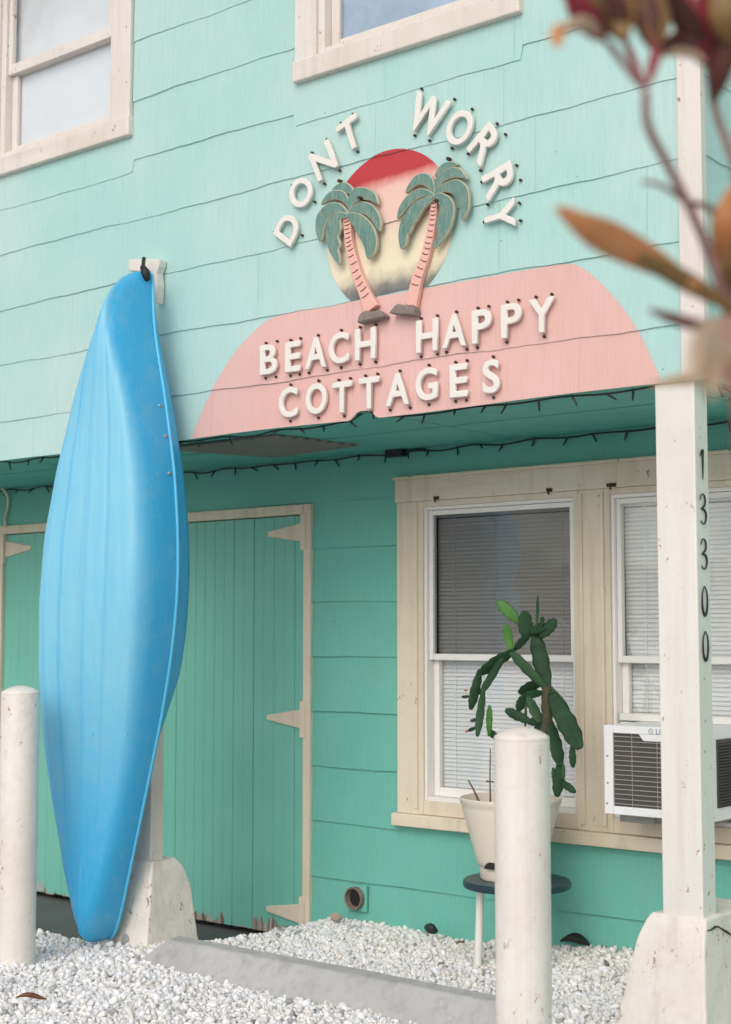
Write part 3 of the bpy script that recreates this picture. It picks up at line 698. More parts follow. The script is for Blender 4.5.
palm('left teal palm tree cutout with a salmon trunk on the painted sun', 305, [
    [(215, 405), (245, 365), (300, 340), (345, 350), (385, 395), (370, 440), (330, 430), (260, 412)],
    [(130, 525), (160, 460), (210, 415), (270, 405), (325, 425), (355, 490), (345, 540), (300, 500), (250, 485), (190, 492)],
    [(345, 560), (350, 470), (395, 398), (460, 380), (530, 400), (575, 440), (597, 515), (580, 520), (520, 490), (450, 490), (395, 520), (360, 575)],
    [(125, 828), (92, 740), (95, 640), (130, 570), (190, 520), (260, 505), (320, 540), (362, 605), (320, 612), (245, 600), (190, 660), (165, 720), (150, 800)],
    [(355, 600), (385, 545), (440, 505), (510, 505), (570, 545), (610, 610), (627, 680), (612, 742), (585, 720), (555, 670), (500, 615), (430, 595)],
    [(362, 605), (290, 587), (230, 620), (190, 680), (175, 760), (190, 850), (225, 940), (292, 1018), (300, 960), (284, 900), (300, 850), (284, 790), (306, 720), (300, 650), (335, 640)],
    [(350, 605), (420, 592), (490, 620), (550, 680), (585, 750), (597, 840), (577, 920), (530, 967), (510, 950), (490, 870), (450, 790), (415, 720), (375, 665)]],
    [(346.4, 218, 9*PW), (347.3, 227, 8.6*PW), (348.3, 240, 8.8*PW), (350.8, 253, 9.5*PW), (356.8, 275, 10.5*PW), (364.2, 293, 12*PW), (371, 310, 17*PW)],
    [(175, 625), (182, 590), (200, 565), (225, 552), (262, 560), (300, 552), (325, 570), (337, 585), (330, 597), (250, 615), (185, 632)], (0, 1, 1, 2, 2, 3, 3))
palm('right teal palm tree cutout leaning over the painted sun', 385, [
    [(395, 290), (430, 220), (480, 180), (540, 170), (590, 195), (545, 220), (490, 245), (430, 285)],
    [(398, 390), (408, 320), (450, 275), (520, 230), (590, 220), (640, 260), (672, 318), (600, 305), (520, 315), (460, 352), (420, 395)],
    [(165, 432), (185, 370), (230, 305), (290, 268), (350, 275), (390, 320), (408, 400), (395, 440), (340, 385), (300, 365), (250, 370), (200, 410)],
    [(400, 440), (440, 380), (510, 340), (580, 320), (640, 345), (680, 400), (692, 480), (687, 560), (662, 620), (635, 657), (620, 630), (625, 560), (590, 490), (550, 440), (490, 425), (430, 450)],
    [(105, 642), (110, 580), (140, 510), (200, 440), (270, 400), (340, 400), (405, 440), (390, 475), (330, 462), (270, 485), (200, 540), (150, 600)],
    [(140, 888), (120, 800), (130, 700), (170, 610), (230, 530), (310, 480), (400, 462), (405, 490), (350, 540), (310, 590), (270, 660), (250, 680), (215, 760), (200, 770), (185, 850)],
    [(390, 480), (430, 438), (480, 435), (540, 470), (572, 530), (572, 620), (540, 720), (490, 800), (430, 870), (400, 882), (400, 850), (435, 780), (430, 680), (455, 560), (430, 500)]],
    [(434.5, 199, 6.5*PW), (433.5, 209, 7*PW), (432.3, 222, 7.6*PW), (428.8, 240, 8.5*PW), (424.5, 257, 9.5*PW), (416.5, 280, 11.5*PW), (410.8, 306, 12.5*PW)],
    [(370, 570), (385, 545), (405, 520), (430, 512), (470, 522), (510, 518), (524, 545), (522, 582), (440, 580)], (0, 1, 1, 2, 2, 3, 3))

# ------------------------------------------------------------------ porch posts on concrete plinths
def frustum(b, x0, x1, y0, y1, z0, X0, X1, Y0, Y1, z1):
    b.add([(x0, y0, z0), (x1, y0, z0), (x1, y1, z0), (x0, y1, z0), (X0, Y0, z1), (X1, Y0, z1), (X1, Y1, z1), (X0, Y1, z1)], [(3, 2, 1, 0), (4, 5, 6, 7), (0, 1, 5, 4), (1, 2, 6, 5), (2, 3, 7, 6), (3, 0, 4, 7)])
def rough(o, amp, cuts=5, seed=0):
    """knock the straightness off a concrete edge"""
    md = o.modifiers.new('sub', 'SUBSURF'); md.subdivision_type = 'SIMPLE'; md.levels = md.render_levels = cuts
    tx = bpy.data.textures.new('lumps', 'CLOUDS'); tx.noise_scale = .12
    d = o.modifiers.new('lumps', 'DISPLACE'); d.texture = tx; d.strength = amp; d.mid_level = .5; d.texture_coords = 'GLOBAL'
pr = thing('porch_post', (-2.4, -.95, .16), 'white porch post with house number 13300 on a tapered concrete plinth', 'post')
b = MB(); b.box(-2.472, -2.326, -1.0, -.905, .56, 2.333); b.build('shaft', M['post'], pr, bevel=.005)
def ringed(b, rows):
    vs = [(x, y, z) for x0, x1, y0, y1, z in rows for x, y in ((x0, y0), (x1, y0), (x1, y1), (x0, y1))]
    b.add(vs, [(3, 2, 1, 0), tuple(range(len(vs)-4, len(vs)))]+[(4*i+k, 4*i+(k+1) % 4, 4*i+4+(k+1) % 4, 4*i+4+k) for i in range(len(rows)-1) for k in range(4)])
b = MB(); ringed(b, [(-2.632, -2.275, -1.10, -.52, .10), (-2.548, -2.305, -1.035, -.62, .50), (-2.530, -2.306, -1.024, -.62, .545), (-2.508, -2.308, -1.012, -.63, .580)])
o = b.build('plinth', M['plinth'], pr, bevel=.008); rough(o, .010, 4)
def digit(strokes, zc):
    for st in strokes:
        pass
    b = MB(); W_ = .029; Hh = .098
    for st in strokes:
        pts = catmull([(-2.3215, -.957+p[0]*W_, zc+p[1]*Hh) for p in st], 5, False)
        b.tube(pts, [.0016+.0020*math.sin(math.pi*i/(len(pts)-1)) for i in range(len(pts))], 6)
    b.build('digit', M['digit'], pr, smooth=True)
ONE = [[(-.5, .28), (-.25, .42), (.15, .5), (.1, .2), (.08, -.2), (.05, -.5)]]
THREE = [[(-.75, .30), (-.45, .46), (.1, .5), (.5, .36), (.4, .16), (-.15, .03), (-.3, 0), (.2, -.02), (.65, -.15), (.6, -.36), (.2, -.5), (-.35, -.47), (-.6, -.40)]]
ZERO = [[(0, .5), (-.5, .3), (-.62, 0), (-.5, -.3), (0, -.5), (.5, -.3), (.62, 0), (.5, .3), (0, .5)]]
for strokes, (qx, qy) in ((ONE, (700, 464.5)), (THREE, (702, 509)), (THREE, (703.5, 554)), (ZERO, (705, 601)), (ZERO, (706, 646))):
    digit(strokes, atx(qx, qy, -2.325).z)
for pth in (((707, 930.5), (711, 930), (715, 927), (719, 926.5)), ((718, 926.5), (722, 929), (727, 932), (733, 936))):
    b = MB(); q = [atx(x_, y_, -2.302) for x_, y_ in pth]; b.tube(q, [.001, .003, .0045, .002], 6); b.build('crack', M['rust'], pr)
pl = thing('porch_post', (-5.0, -.93, .1), 'cream porch post on a chipped plinth, mostly hidden behind the kayak', 'post')
b = MB(); b.box(-5.095, -4.958, -1.0, -.925, .50, 2.352); b.build('shaft', M['pale'], pl, bevel=.005)
b = MB(); ringed(b, [(-5.26, -4.885, -1.10, -.745, -.02), (-5.15, -4.912, -1.04, -.80, .40), (-5.14, -4.916, -1.03, -.84, .47), (-5.12, -4.922, -1.02, -.885, .515)])
o = b.build('plinth', M['plinth'], pl, bevel=.008); rough(o, .016, 4)
b = MB(); b.box(-4.957, -4.951, -.985, -.932, .50, .545); b.build('bracket', M['pale'], pl, bevel=.002)

# ------------------------------------------------------------------ kayak leaning upright
kz = [(275, 148, 142), (278, 151.5, 136), (283, 152.5, 127), (290, 153, 117), (298, 152.8, 110), (320, 153.4, 100.5), (345, 155.5, 91.5), (373, 160, 83), (405, 165, 74), (428, 168, 68.5), (474, 174, 56.5), (510, 176.5, 49.5), (540, 177.8, 44.5), (570, 178, 41), (605, 176.5, 38.8), (640, 173, 38), (675, 168, 38.8), (710, 162, 41), (744, 155, 44.5), (775, 148.5, 48.7), (801, 143, 52.8), (835, 136, 58.5), (863, 130, 63.8), (890, 124.5, 68.7), (906, 121, 72), (920, 117.5, 76), (928, 115, 80), (933, 111.5, 85), (936.5, 105, 92)]
dv_t = ([268, 290, 320, 373, 405, 474, 540, 600, 640, 680, 697, 715, 740, 780, 942], [.004, .012, .03, .055, .075, .105, .128, .135, .135, .13, .11, .05, .02, .012, .004])
BOT = Vector((-5.25, -1.14, .160)); TOP = Vector((-4.965, -1.15, 3.125))
ANG = R(8); nrm = Vector((math.sin(ANG), -math.cos(ANG), 0)); eu = Vector((math.cos(ANG), math.sin(ANG), 0))
yb_, yt_ = proj(BOT)[1], proj(TOP)[1]
kay = thing('kayak', tuple(BOT), 'bright blue plastic kayak standing on end with its hull facing out', 'kayak')
prof = []
wt = ([275, 279, 287, 298, 345, 405, 474, 540, 605, 675, 744, 801, 863, 906, 929, 936], [.012, .035, .05, .06, .105, .195, .275, .322, .333, .322, .285, .232, .160, .098, .055, .012])
for py, sx_, lx in kz:
    s = 0
    lo_, hi_ = -.1, 1.1
    for _ in range(40):
        s = (lo_+hi_)/2
        if proj(BOT.lerp(TOP, s))[1] > py: lo_ = s
        else: hi_ = s
    A = BOT.lerp(TOP, s) + nrm*(.085*math.sin(math.pi*min(max(s, 0), 1)))
    dep = proj(A)[2]; pm = F/dep; w = float(np.interp(py, *wt))
    eur = eu.dot(RT); nr = nrm.dot(RT)
    # seam at u=+w should land on sx_ ; shift sideways along eu
    for _ in range(5): A = A + eu*((sx_-proj(A+eu*w)[0])/(eur*pm))
    prof.append([s, A, w, lx, float(np.interp(py, *dv_t))])
NA = 128
BF = ([268, 294, 322, 357, 396, 428, 460, 506, 560, 700, 775, 863, 942], [.1, .18, .30, .60, .76, .81, .84, .87, .89, .88, .86, .72, .3])
def hullsec(w, bf, h):
    out = []
    for k in range(NA+1):
        t = -1+2*k/NA; u = math.copysign(1-(1-abs(t))**1.5, t); a = abs(u)
        b0 = max(.0, bf-.26); x = max(0, (a-b0)/(1-b0))
        v = h*(1-.07*min(1, a/max(bf, .05))**2)*max(0, 1-x**(1.5+1.9*bf))**.74
        v += .007*min(1, w/.25)*(math.exp(-(u/.05)**2) - .8*math.exp(-((a-.34)/.045)**2) - .55*math.exp(-((a-.60)/.04)**2))*max(0, 1-a)
        out.append((u*w, max(v, 0)))
    return out
rings = []; sheen_tint = []
eur = eu.dot(RT); nr = nrm.dot(RT)
stations = []
for s, A, w, W_, dv in prof:
    bw = float(np.interp(kz[len(stations)][0], *BF))
    h0, h1 = .003, .5
    for _ in range(30):
        h = (h0+h1)/2; left = min(proj(A+eu*u+nrm*v)[0] for u, v in hullsec(w, bw, h))
        if left > W_: h0 = h
        else: h1 = h
    stations.append([s, A, w, bw, h, dv])
hs = [q[4] for q in stations]
hsm = [hs[i] if i in (0, len(hs)-1) else (hs[i-1]+2*hs[i]+hs[i+1])/4 for i in range(len(hs))]
for q, h in zip(stations, hsm): q[4] = h
print('kayak h', [round(q[4], 3) for q in stations], [round(q[1].x, 2) for q in stations])
# resample
SS = [q[0] for q in stations][::-1]
def rs(fn):
    return [fn(q) for q in stations][::-1]
ns = 110; tt = np.linspace(SS[0], SS[-1], ns)
tt = np.sort(np.concatenate([tt, SS[0]+(SS[-1]-SS[0])*np.array([.001, .003, .006, .994, .997, .999])]))
def smooth_interp(vals):
    v = np.interp(tt, SS, vals); k = np.array([1, 2, 3, 4, 3, 2, 1])/16.; vp = np.pad(v, 3, mode='edge'); r = np.convolve(vp, k, 'valid'); r[:6] = v[:6]; r[-6:] = v[-6:]; return r
AX = [smooth_interp(rs(lambda q, k=k: q[1][k])) for k in range(3)]; WW = smooth_interp(rs(lambda q: q[2])); BW = smooth_interp(rs(lambda q: q[3])); HH_ = smooth_interp(rs(lambda q: q[4])); DV = smooth_interp(rs(lambda q: q[5]))
vs, fs, sheen_vals = [], [], []; ND = 14
for i in range(len(tt)):
    A = Vector((AX[0][i], AX[1][i], AX[2][i])); sec = hullsec(WW[i], BW[i], HH_[i])
    row = [A+eu*u+nrm*v for u, v in sec]
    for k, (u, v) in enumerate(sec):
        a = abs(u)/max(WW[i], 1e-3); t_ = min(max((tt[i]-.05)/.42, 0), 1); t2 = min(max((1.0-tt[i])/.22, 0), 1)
        edge = min(max((BW[i]+.05-a)/.17, 0), 1); uu = u/max(WW[i], 1e-3)  # painted sheen stays on the flat bottom, flanks keep the darker blue
        edge *= 1-.55*math.exp(-((uu+.40)/.028)**2)-.40*math.exp(-((uu-.03)/.022)**2)-.25*math.exp(-((uu-.36)/.03)**2)-.25*math.exp(-((uu+.68)/.03)**2)  # lengthwise bands paint the shading of the moulded ridges
        sheen_vals.append(edge*(t_*t_*(3-2*t_))*(.35+.65*t2))
    for k in range(1, ND):                                # deck side, going back from right seam to left seam
        t = math.pi*k/ND; u = WW[i]*max(-1, min(1, math.copysign(abs(math.cos(t))**.25, math.cos(t)))); v = -DV[i]*(math.sin(t)**.5)
        row.append(A+eu*u+nrm*v); sheen_vals.append(0)
    vs += row
nr_ = NA+1+ND-1
for i in range(len(tt)-1):
    for k in range(nr_): fs.append((i*nr_+k, i*nr_+(k+1) % nr_, (i+1)*nr_+(k+1) % nr_, (i+1)*nr_+k))
fs += [tuple(range(nr_)), tuple((len(tt)-1)*nr_+k for k in range(nr_))]
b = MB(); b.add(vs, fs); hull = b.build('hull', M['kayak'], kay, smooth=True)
at_ = hull.data.attributes.new('sheen_tint', 'FLOAT', 'POINT'); at_.data.foreach_set('value', sheen_vals)
for sgn in (1, -1):
    b = MB(); pts = [Vector((AX[0][i], AX[1][i], AX[2][i]))+eu*(sgn*WW[i]) for i in range(2, len(tt)-2)]
    b.tube([p+eu*(sgn*.002)+nrm*.002 for p in pts], .0075, 8); b.build('seam_rim', M['kayak_rim'], kay, smooth=True)
def on_hull(px, py):
    best = None
    for i in range(len(tt)):
        for k in range(NA+1):
            p = vs[i*nr_+k]; q = proj(p); d = (q[0]-px)**2+(q[1]-py)**2
            if best is None or d < best[0]: best = (d, p)
    return best[1]
for q in ((159.5, 406), (164.2, 439), (169, 472.5)):
    p = on_hull(*q); b = MB(); dd = (nrm*.6+eu*.8).normalized(); b.tube([p-dd*.004, p+dd*.004, p+dd*.006], [.008, .008, .004], 10); b.build('screw', M['screw_steel'], kay)
for q in ((93, 733), (126, 733)):
    p = on_hull(*q); b = MB(); b.tube([p-nrm*.004, p+nrm*.0025], [.007, .006], 10); b.build('plug', M['kayak_rim'], kay)
# bracket and cord
bk = thing('wall_bracket', (-5.0, -1.02, 3.1), 'white wooden bracket block on the upper wall behind the kayak tip', 'bracket')
c0 = at(130, 259, -1.03); c1 = at(160, 262, -1.03); c2 = at(158, 304, -1.03)
pol = [(129, 260), (148, 259), (160, 260), (159.5, 266), (157, 273), (158, 285), (157, 303), (154, 303), (152, 290), (146, 276), (138, 271), (129, 271)]
plate([(p.x, p.z) for p in (at(x, y, -1.05) for x, y in pol)], -1.013, -1.052, 'block', [M['pale']], bk, .004, .002)
sp = [at(144, 258, -1.10), at(143.3, 264, -1.115), at(143.5, 270, -1.14), at(146.5, 274.5, -1.17), at(147.5, 279, -1.16)]
b = MB(); b.tube(catmull([tuple(p) for p in sp], 5, False), .0085, 8); p = at(145.6, 272.5, -1.18); 
b.tube([p+Vector((-.02, 0, .03)), p, p+Vector((.012, 0, -.035))], [.012, .021, .012], 8)
st_ = b.build('tie_cord', M['strap'], None, smooth=True); tag(st_, 'short black cord tying the kayak tip to the white bracket', 'cord')

# ------------------------------------------------------------------ bollards
def bollard(x, y, r, top, label):
    t = thing('bollard', (x, y, .14), label, 'bollard', 'white painted bollards')
    z0 = .05
    b = MB(); b.lathe((x, y, 0), [(r, z0), (r, top-.2), (r*1.0, top-.035)], 48); b.build('pipe', M['bollard'], t, smooth=True, auto=40)
    b = MB(); pr_ = [(r*1.0, top-.0345), (r*1.004, top-.030), (r*.985, top-.0255)]
    for k in range(1, 8):
        a = k/7; pr_.append((max(.002, r*.985*(1-a)), top-.0255+.0255*(1-(1-a)**2)))
    b.lathe((x, y, 0), pr_, 48); o = b.build('cap', M['bollard'], t, smooth=True, auto=50); return t
p = atz(18.5, 964, .16); c = proj(p)
zb = c[2]; bx = p + FH*.07
tl = (632-687)/-F; topL = EYE + (632-686)/F*(zb+.07)*1.0
bollard(bx.x-.022, bx.y-.017, .0785, topL, 'white painted pipe bollard left of the kayak, rust streak on its side')
cz = .158/57.5*F; pc = CAM + (FH + RT*((522-365.5)/F))*cz
bollard(pc.x-.0035, pc.y-.003, .0755, EYE+(632-725.5)/F*cz, 'white painted pipe bollard in front of the potted cactus')
print('bollards', bx, topL, pc, EYE+(632-729)/F*cz)

# wheel stop
ws = MB()
xa, xb = -4.70, -2.90
secp = [(-1.345, .08), (-1.340, .155), (-1.245, .262), (-1.180, .268), (-1.10, .17), (-1.10, .08)]
L = [(xa+(.12 if z > .2 else 0), y, z) for y, z in secp]; Rr = [(xb-(.06 if z > .2 else 0), y, z) for y, z in secp]
ws.add(L+Rr, [tuple(range(5, -1, -1)), tuple(range(6, 12))]+[(i, (i+1) % 6, 6+(i+1) % 6, 6+i) for i in range(6)])
wo = ws.build('wheel_stop', M['concrete'], None, bevel=.008); rough(wo, .007, 5)
tag(wo, 'long grey concrete wheel stop bedded in the white gravel', 'parking stop')

# ------------------------------------------------------------------ stool and potted cactus
tc = at(517, 883, -.36); tz = tc.z
stl = thing('plant_stand', (tc.x, tc.y, .17), 'low round stand with dark blue top and white legs under the cactus pot', 'stand')
b = MB(); rr = .218
b.lathe((tc.x, tc.y, tz), [(rr-.012, -.016), (rr-.002, -.014), (rr, -.008), (rr, .008), (rr-.006, .014), (rr-.02, .015), (.01, .013)], 48); b.build('top', M['stooltop'], stl, smooth=True, auto=40)
for a in (205, 325, 85):
    lx, ly = tc.x+.15*math.cos(R(a)), tc.y+.15*math.sin(R(a)); b = MB(); b.tube([(lx, ly, tz-.016), (lx+.012*math.cos(R(a)), ly+.012*math.sin(R(a)), .14)], .016, 12); b.build('leg', M['white'], stl, smooth=True, auto=50)
pc_ = at(511, 878, tc.y); px_, py_ = pc_.x, tc.y
zr = at(511, 797, tc.y).z; pz = tz+.0155
pot = thing('potted_cactus', (px_, py_, pz), 'dark green branching cactus in a beige plastic pot before the window', 'plant')
rt, rb = .225*.98, .125
rt = .208; hp = zr-pz
prf = [(rb*.96, 0), (rb, .006), (rb+.002, .05), (rb+.010, .056)]+[(rb+.010+(rt-.012-rb-.010)*((z-.056)/(hp-.056-.045)), z) for z in np.linspace(.08, hp-.045, 6)]+[(rt-.010, hp-.03), (rt-.003, hp-.022), (rt, hp-.004), (rt-.006, hp), (rt-.012, hp-.004), (rt-.02, hp-.06)]
b = MB(); b.lathe((px_, py_, pz), [(float(a), float(c)) for a, c in prf], 48); b.build('pot', M['pot'], pot, smooth=True, auto=50)
cdir = Vector((CAM.x-px_, CAM.y-py_, 0)).normalized(); sd = Vector((0, 0, 1)).cross(cdir)
sl = Vector((px_, py_, pz)) + (cdir*.86-sd*.5).normalized()*(rb+.012)+Vector((0, 0, .052)); dn = (cdir*.86-sd*.5).normalized(); sd2 = Vector((0, 0, 1)).cross(dn)
b = MB()
arc = [sl+sd2*(.042*math.cos(math.pi*k/8))+Vector((0, 0, .03*math.sin(math.pi*k/8)))+dn*.004 for k in range(9)]
b.add(arc+[p-dn*.03 for p in arc], [tuple(range(9))]+[(k, k+1, 10+k, 9+k) for k in range(8)]+[(8, 0, 9, 17)]); b.build('water_slot', M['black'], pot)
b = MB(); b.lathe((px_, py_, pz), [(.002, hp-.05), (rt-.03, hp-.05), (rt-.021, hp-.052), (.01, hp-.06)], 32); b.build('soil', M['soil'], pot)
def cp_(x, y, dy=0): return at(450+x/4.653, 590+y/4.653, py_+dy)
def stem(pts, w0, mat, name='stem', r=None):
    b = MB(); q = catmull([tuple(cp_(*p)) for p in pts], 5, False); n = len(q); rs_ = [w0[0]+(w0[1]-w0[0])*i/(n-1) for i in range(n)] if isinstance(w0, tuple) else w0
    b.tube(q, rs_, 8); return b.build(name, mat, pot, smooth=True)
def pad(a, c, w, mat='pad', thick=.30, dy0=0, dy1=0, tw=None, bend=.06):
    """one flattened, slightly bent cactus joint"""
    A, B = cp_(a[0], a[1], dy0), cp_(c[0], c[1], dy1); ax = B-A; Ln = ax.length; ax.normalize(); wd = w/4.653/272*1.10
    fr = (CAM-A); fr -= ax*fr.dot(ax); fr.normalize(); sdv = ax.cross(fr)
    t_ = R(random.uniform(-28, 28) if tw is None else tw); side = sdv*math.cos(t_)+fr*math.sin(t_); nn = side.cross(ax)
    vs, fs = [], []; nl, nc = 22, 14; kk = random.uniform(-bend, bend)
    for i in range(nl+1):
        t = i/nl; pr_ = (math.sin(math.pi*min(1, (t*.94+.045)))**.46)*(.80+.28*t) if wd < Ln*.8 else math.sin(math.pi*(t*.96+.02))**.55
        hw = wd/2*pr_; c_ = A+ax*(Ln*(t*1.12-.07))+nn*(kk*Ln*math.sin(math.pi*t))
        for k in range(nc):
            an = 2*math.pi*k/nc; ed = 1+.07*math.sin(t*26+k)*(1 if k in (0, nc//2) else 0)
            vs.append(c_+side*(hw*math.cos(an)*ed)+nn*(max(.0035, hw*thick*.62)*math.sin(an)*min(1, pr_*1.3)))
    for i in range(nl):
        for k in range(nc): fs.append((i*nc+k, i*nc+(k+1) % nc, (i+1)*nc+(k+1) % nc, (i+1)*nc+k))
    fs += [tuple(range(nc)), tuple(nl*nc+k for k in range(nc))]
    b = MB(); b.add(vs, fs); b.build('pad', M[mat], pot, smooth=True)
stem([(330, 1010), (370, 900), (415, 760), (448, 640), (452, 540), (450, 455)], (.026, .020), M['woody'])
pad((450, 640), (448, 455), 52, 'woody', .8, tw=0)
for d in [((452, 470), (395, 205), 82, 'pad', .28, 0, .02, 5), ((440, 450), (283, 288), 52, 'pad_mid', .4, 0, -.05, 10), ((290, 288), (140, 390), 62, 'pad', .3, -.05, -.08, 20), ((255, 300), (145, 480), 40, 'pad', .35, -.05, -.10, -10),
          ((138, 380), (98, 548), 50, 'pad', .3, -.08, -.1, 10), ((155, 470), (128, 672), 40, 'pad_mid', .35, -.1, -.12, 0), ((318, 145), (226, 55), 60, 'pad_new', .2, 0, -.03, 0), ((283, 280), (260, 163), 44, 'pad_new', .25, -.05, -.06, 0),
          ((352, 222), (348, 103), 72, 'pad_mid', .22, .01, 0, 0), ((372, 205), (303, 275), 42, 'pad', .4, .01, -.02, 20), ((425, 215), (490, 140), 58, 'pad', .3, .01, .03, 10), ((405, 170), (408, 32), 15, 'pad_mid', .9, 0, 0, 0),
          ((375, 195), (450, 165), 52, 'pad', .4, 0, .02, 10), ((428, 165), (430, 125), 22, 'pad', .6, 0, 0, 0), ((478, 495), (600, 728), 96, 'pad', .25, -.02, -.06, 0), ((462, 610), (512, 812), 68, 'pad', .3, 0, -.03, 15),
          ((475, 458), (552, 556), 26, 'pad_mid', .6, 0, .03, 0), ((568, 725), (572, 822), 34, 'pad', .4, -.05, -.05, 0), ((512, 805), (498, 955), 56, 'pad', .35, -.03, -.04, 0), ((480, 830), (490, 900), 26, 'pad_mid', .5, -.03, -.03, 0), ((528, 815), (528, 880), 18, 'pad_mid', .6, -.03, -.03, 0),
          ((515, 890), (582, 940), 36, 'pad', .4, -.04, -.05, 0), ((435, 420), (325, 478), 56, 'pad', .3, .02, .05, 20), ((428, 478), (345, 490), 40, 'pad', .4, .01, .03, 0), ((345, 490), (318, 560), 48, 'pad', .3, .03, .03, 0), ((365, 500), (418, 612), 52, 'pad_mid', .3, .02, 0, 10),
          ((372, 612), (262, 560), 50, 'pad', .35, 0, -.03, 0), ((354, 520), (350, 635), 15, 'pad_mid', .8, .02, 0, 0), ((182, 672), (184, 542), 32, 'pad_new', .35, -.06, -.06, 0), ((225, 692), (178, 655), 36, 'pad', .5, -.03, -.06, 0), ((362, 612), (440, 615), 46, 'pad', .4, 0, .01, 0),
          ((395, 650), (470, 650), 60, 'pad', .4, .01, .01, 0), ((300, 700), (225, 690), 30, 'pad', .5, 0, -.03, 0), ((90, 495), (55, 498), 16, 'pad', .8, -.09, -.09, 0), ((128, 600), (98, 610), 16, 'pad', .8, -.11, -.11, 0), ((120, 640), (85, 655), 18, 'pad', .8, -.11, -.11, 0)]:
    pad(d[0], d[1], d[2], d[3], d[4], d[5], d[6], d[7])
for q in ((82, 463, 66, 468), (104, 602, 94, 612), (88, 650, 72, 662)):
    pad((q[0], q[1]), (q[2], q[3]), 12, 'bud', .9, -.1, -.1, 0)
stem([(135, 985), (110, 930), (85, 885)], (.005, .003), M['stick'], 'twig'); stem([(188, 985), (186, 880), (188, 740)], (.004, .002), M['stick'], 'twig'); stem([(170, 890), (205, 893)], (.004, .003), M['stick'], 'twig')

# ------------------------------------------------------------------ window air conditioner
ac = thing('air_conditioner', (-2.87, -.15, .78), 'white window air conditioner behind the numbered post', 'air conditioner')
X0, X1, YF, YB, Z0, Z1 = -3.105, -2.645, -.30, .03, .79, 1.135
b = MB(); b.box(X0, X1, YF+.012, YB, Z0, Z1)
fw_ = .040
b.box(X0, X0+fw_, YF, YF+.0115, Z0, Z1); b.box(X1-fw_, X1, YF, YF+.0115, Z0, Z1); b.box(X0+fw_+.0004, X1-fw_-.0004, YF, YF+.0115, Z0, Z0+.032); b.box(X0+fw_+.0004, X1-fw_-.0004, YF, YF+.0115, Z1-.03, Z1)
# name tab cut into the grille
b.add([(X0+.155, YF-.0004, Z1-.0295), (X0+.175, YF-.0004, Z1-.056), (X1-fw_-.08, YF-.0004, Z1-.056), (X1-fw_-.06, YF-.0004, Z1-.0295), (X0+.155, YF+.0112, Z1-.0295), (X0+.175, YF+.0112, Z1-.056), (X1-fw_-.08, YF+.0112, Z1-.056), (X1-fw_-.06, YF+.0112, Z1-.0295)], [(0, 1, 2, 3), (0, 4, 5, 1), (1, 5, 6, 2), (2, 6, 7, 3)])
b.build('casing', M['ac_white'], ac, bevel=.003)
b = MB(); b.add([(X0+fw_, YF+.0105, Z0+.032), (X1-fw_, YF+.0105, Z0+.032), (X1-fw_, YF+.0105, Z1-.03), (X0+fw_, YF+.0105, Z1-.03)], [(0, 1, 2, 3)]); b.build('coil', M['ac_dark'], ac)
b = MB(); n = 15
for i in range(n):
    z = Z0+.042+i*(Z1-Z0-.085)/(n-1); b.box(X0+fw_, X1-fw_, YF+.0045, YF+.0085, z-.0015, z+.0015)
for i in range(3): xx = X0+.12+.11*i; b.box(xx-.001, xx+.001, YF+.0086, YF+.0100, Z0+.032, Z1-.03)
b.build('grille', M['ac_wire'], ac)
b = MB()
b.box(X1+.0005, X1+.004, -.255, -.09, Z0+.05, Z1-.04); sl_ = b.build('side_louvre', M['ac_dark'], ac)
b = MB()
for i in range(22):
    z = Z0+.056+i*.0112; b.add([(X1+.0042, -.25, z), (X1+.0042, -.095, z), (X1+.010, -.095, z-.0035), (X1+.010, -.25, z-.0035)], [(0, 1, 2, 3)])
b.build('fins', M['black'], sl_)
cu = bpy.data.curves.new('mark', 'FONT'); cu.body = 'LG'; cu.size = .030; cu.extrude = .0006; cu.offset = .0006
t = bpy.data.objects.new('tmp', cu); COL.objects.link(t); bpy.context.view_layer.update(); me = bpy.data.meshes.new_from_object(t); bpy.data.objects.remove(t)
lp = at(657, 732, YF)
for v in me.vertices: v.co = Vector((lp.x-.006+v.co.x, YF-.0012-v.co.z, lp.z-.010+v.co.y))-ORG[ac]
me.materials.append(M['logo']); o = bpy.data.objects.new('maker_mark', me); COL.objects.link(o); o.parent = ac
b = MB(); cc = Vector((lp.x-.026, YF-.0012, lp.z+.001)); q = [cc+Vector((.0095*math.cos(2*math.pi*k/20), 0, .0095*math.sin(2*math.pi*k/20))) for k in range(21)]
b.tube(q, .0011, 5); b.tube([cc+Vector((.0, 0, .005)), cc+Vector((0, 0, -.004)), cc+Vector((.004, 0, -.004))], .001, 5); b.build('maker_mark', M['logo'], ac)
for q in ((X0+.016, Z1-.12), (X0+.016, Z0+.12), (X0+.012, Z0+.04)):
    b = MB(); b.tube([(q[0], YF+.001, q[1]), (q[0], YF-.003, q[1])], [.005, .003], 8); b.build('screw', M['screw_steel'], ac)
b = MB(); b.box(-3.085, -2.93, -.22, -.05, .752, .788); b.box(-2.93+.0006, -2.70, -.21, -.05, .765, .787); o = b.build('support_board', M['steelgrey'], ac, bevel=.003)
for q in ((-3.205, X0-.001), (X1+.001, -2.44)): box_obj('side_panel', M['ac_white'], ac, q[0], q[1], .0, .02, .76, 1.13)
b = MB(); b.box(-3.205, -2.44, -.004, .03, 1.1365, 1.165); b.build('top_rail', M['white'], ac)

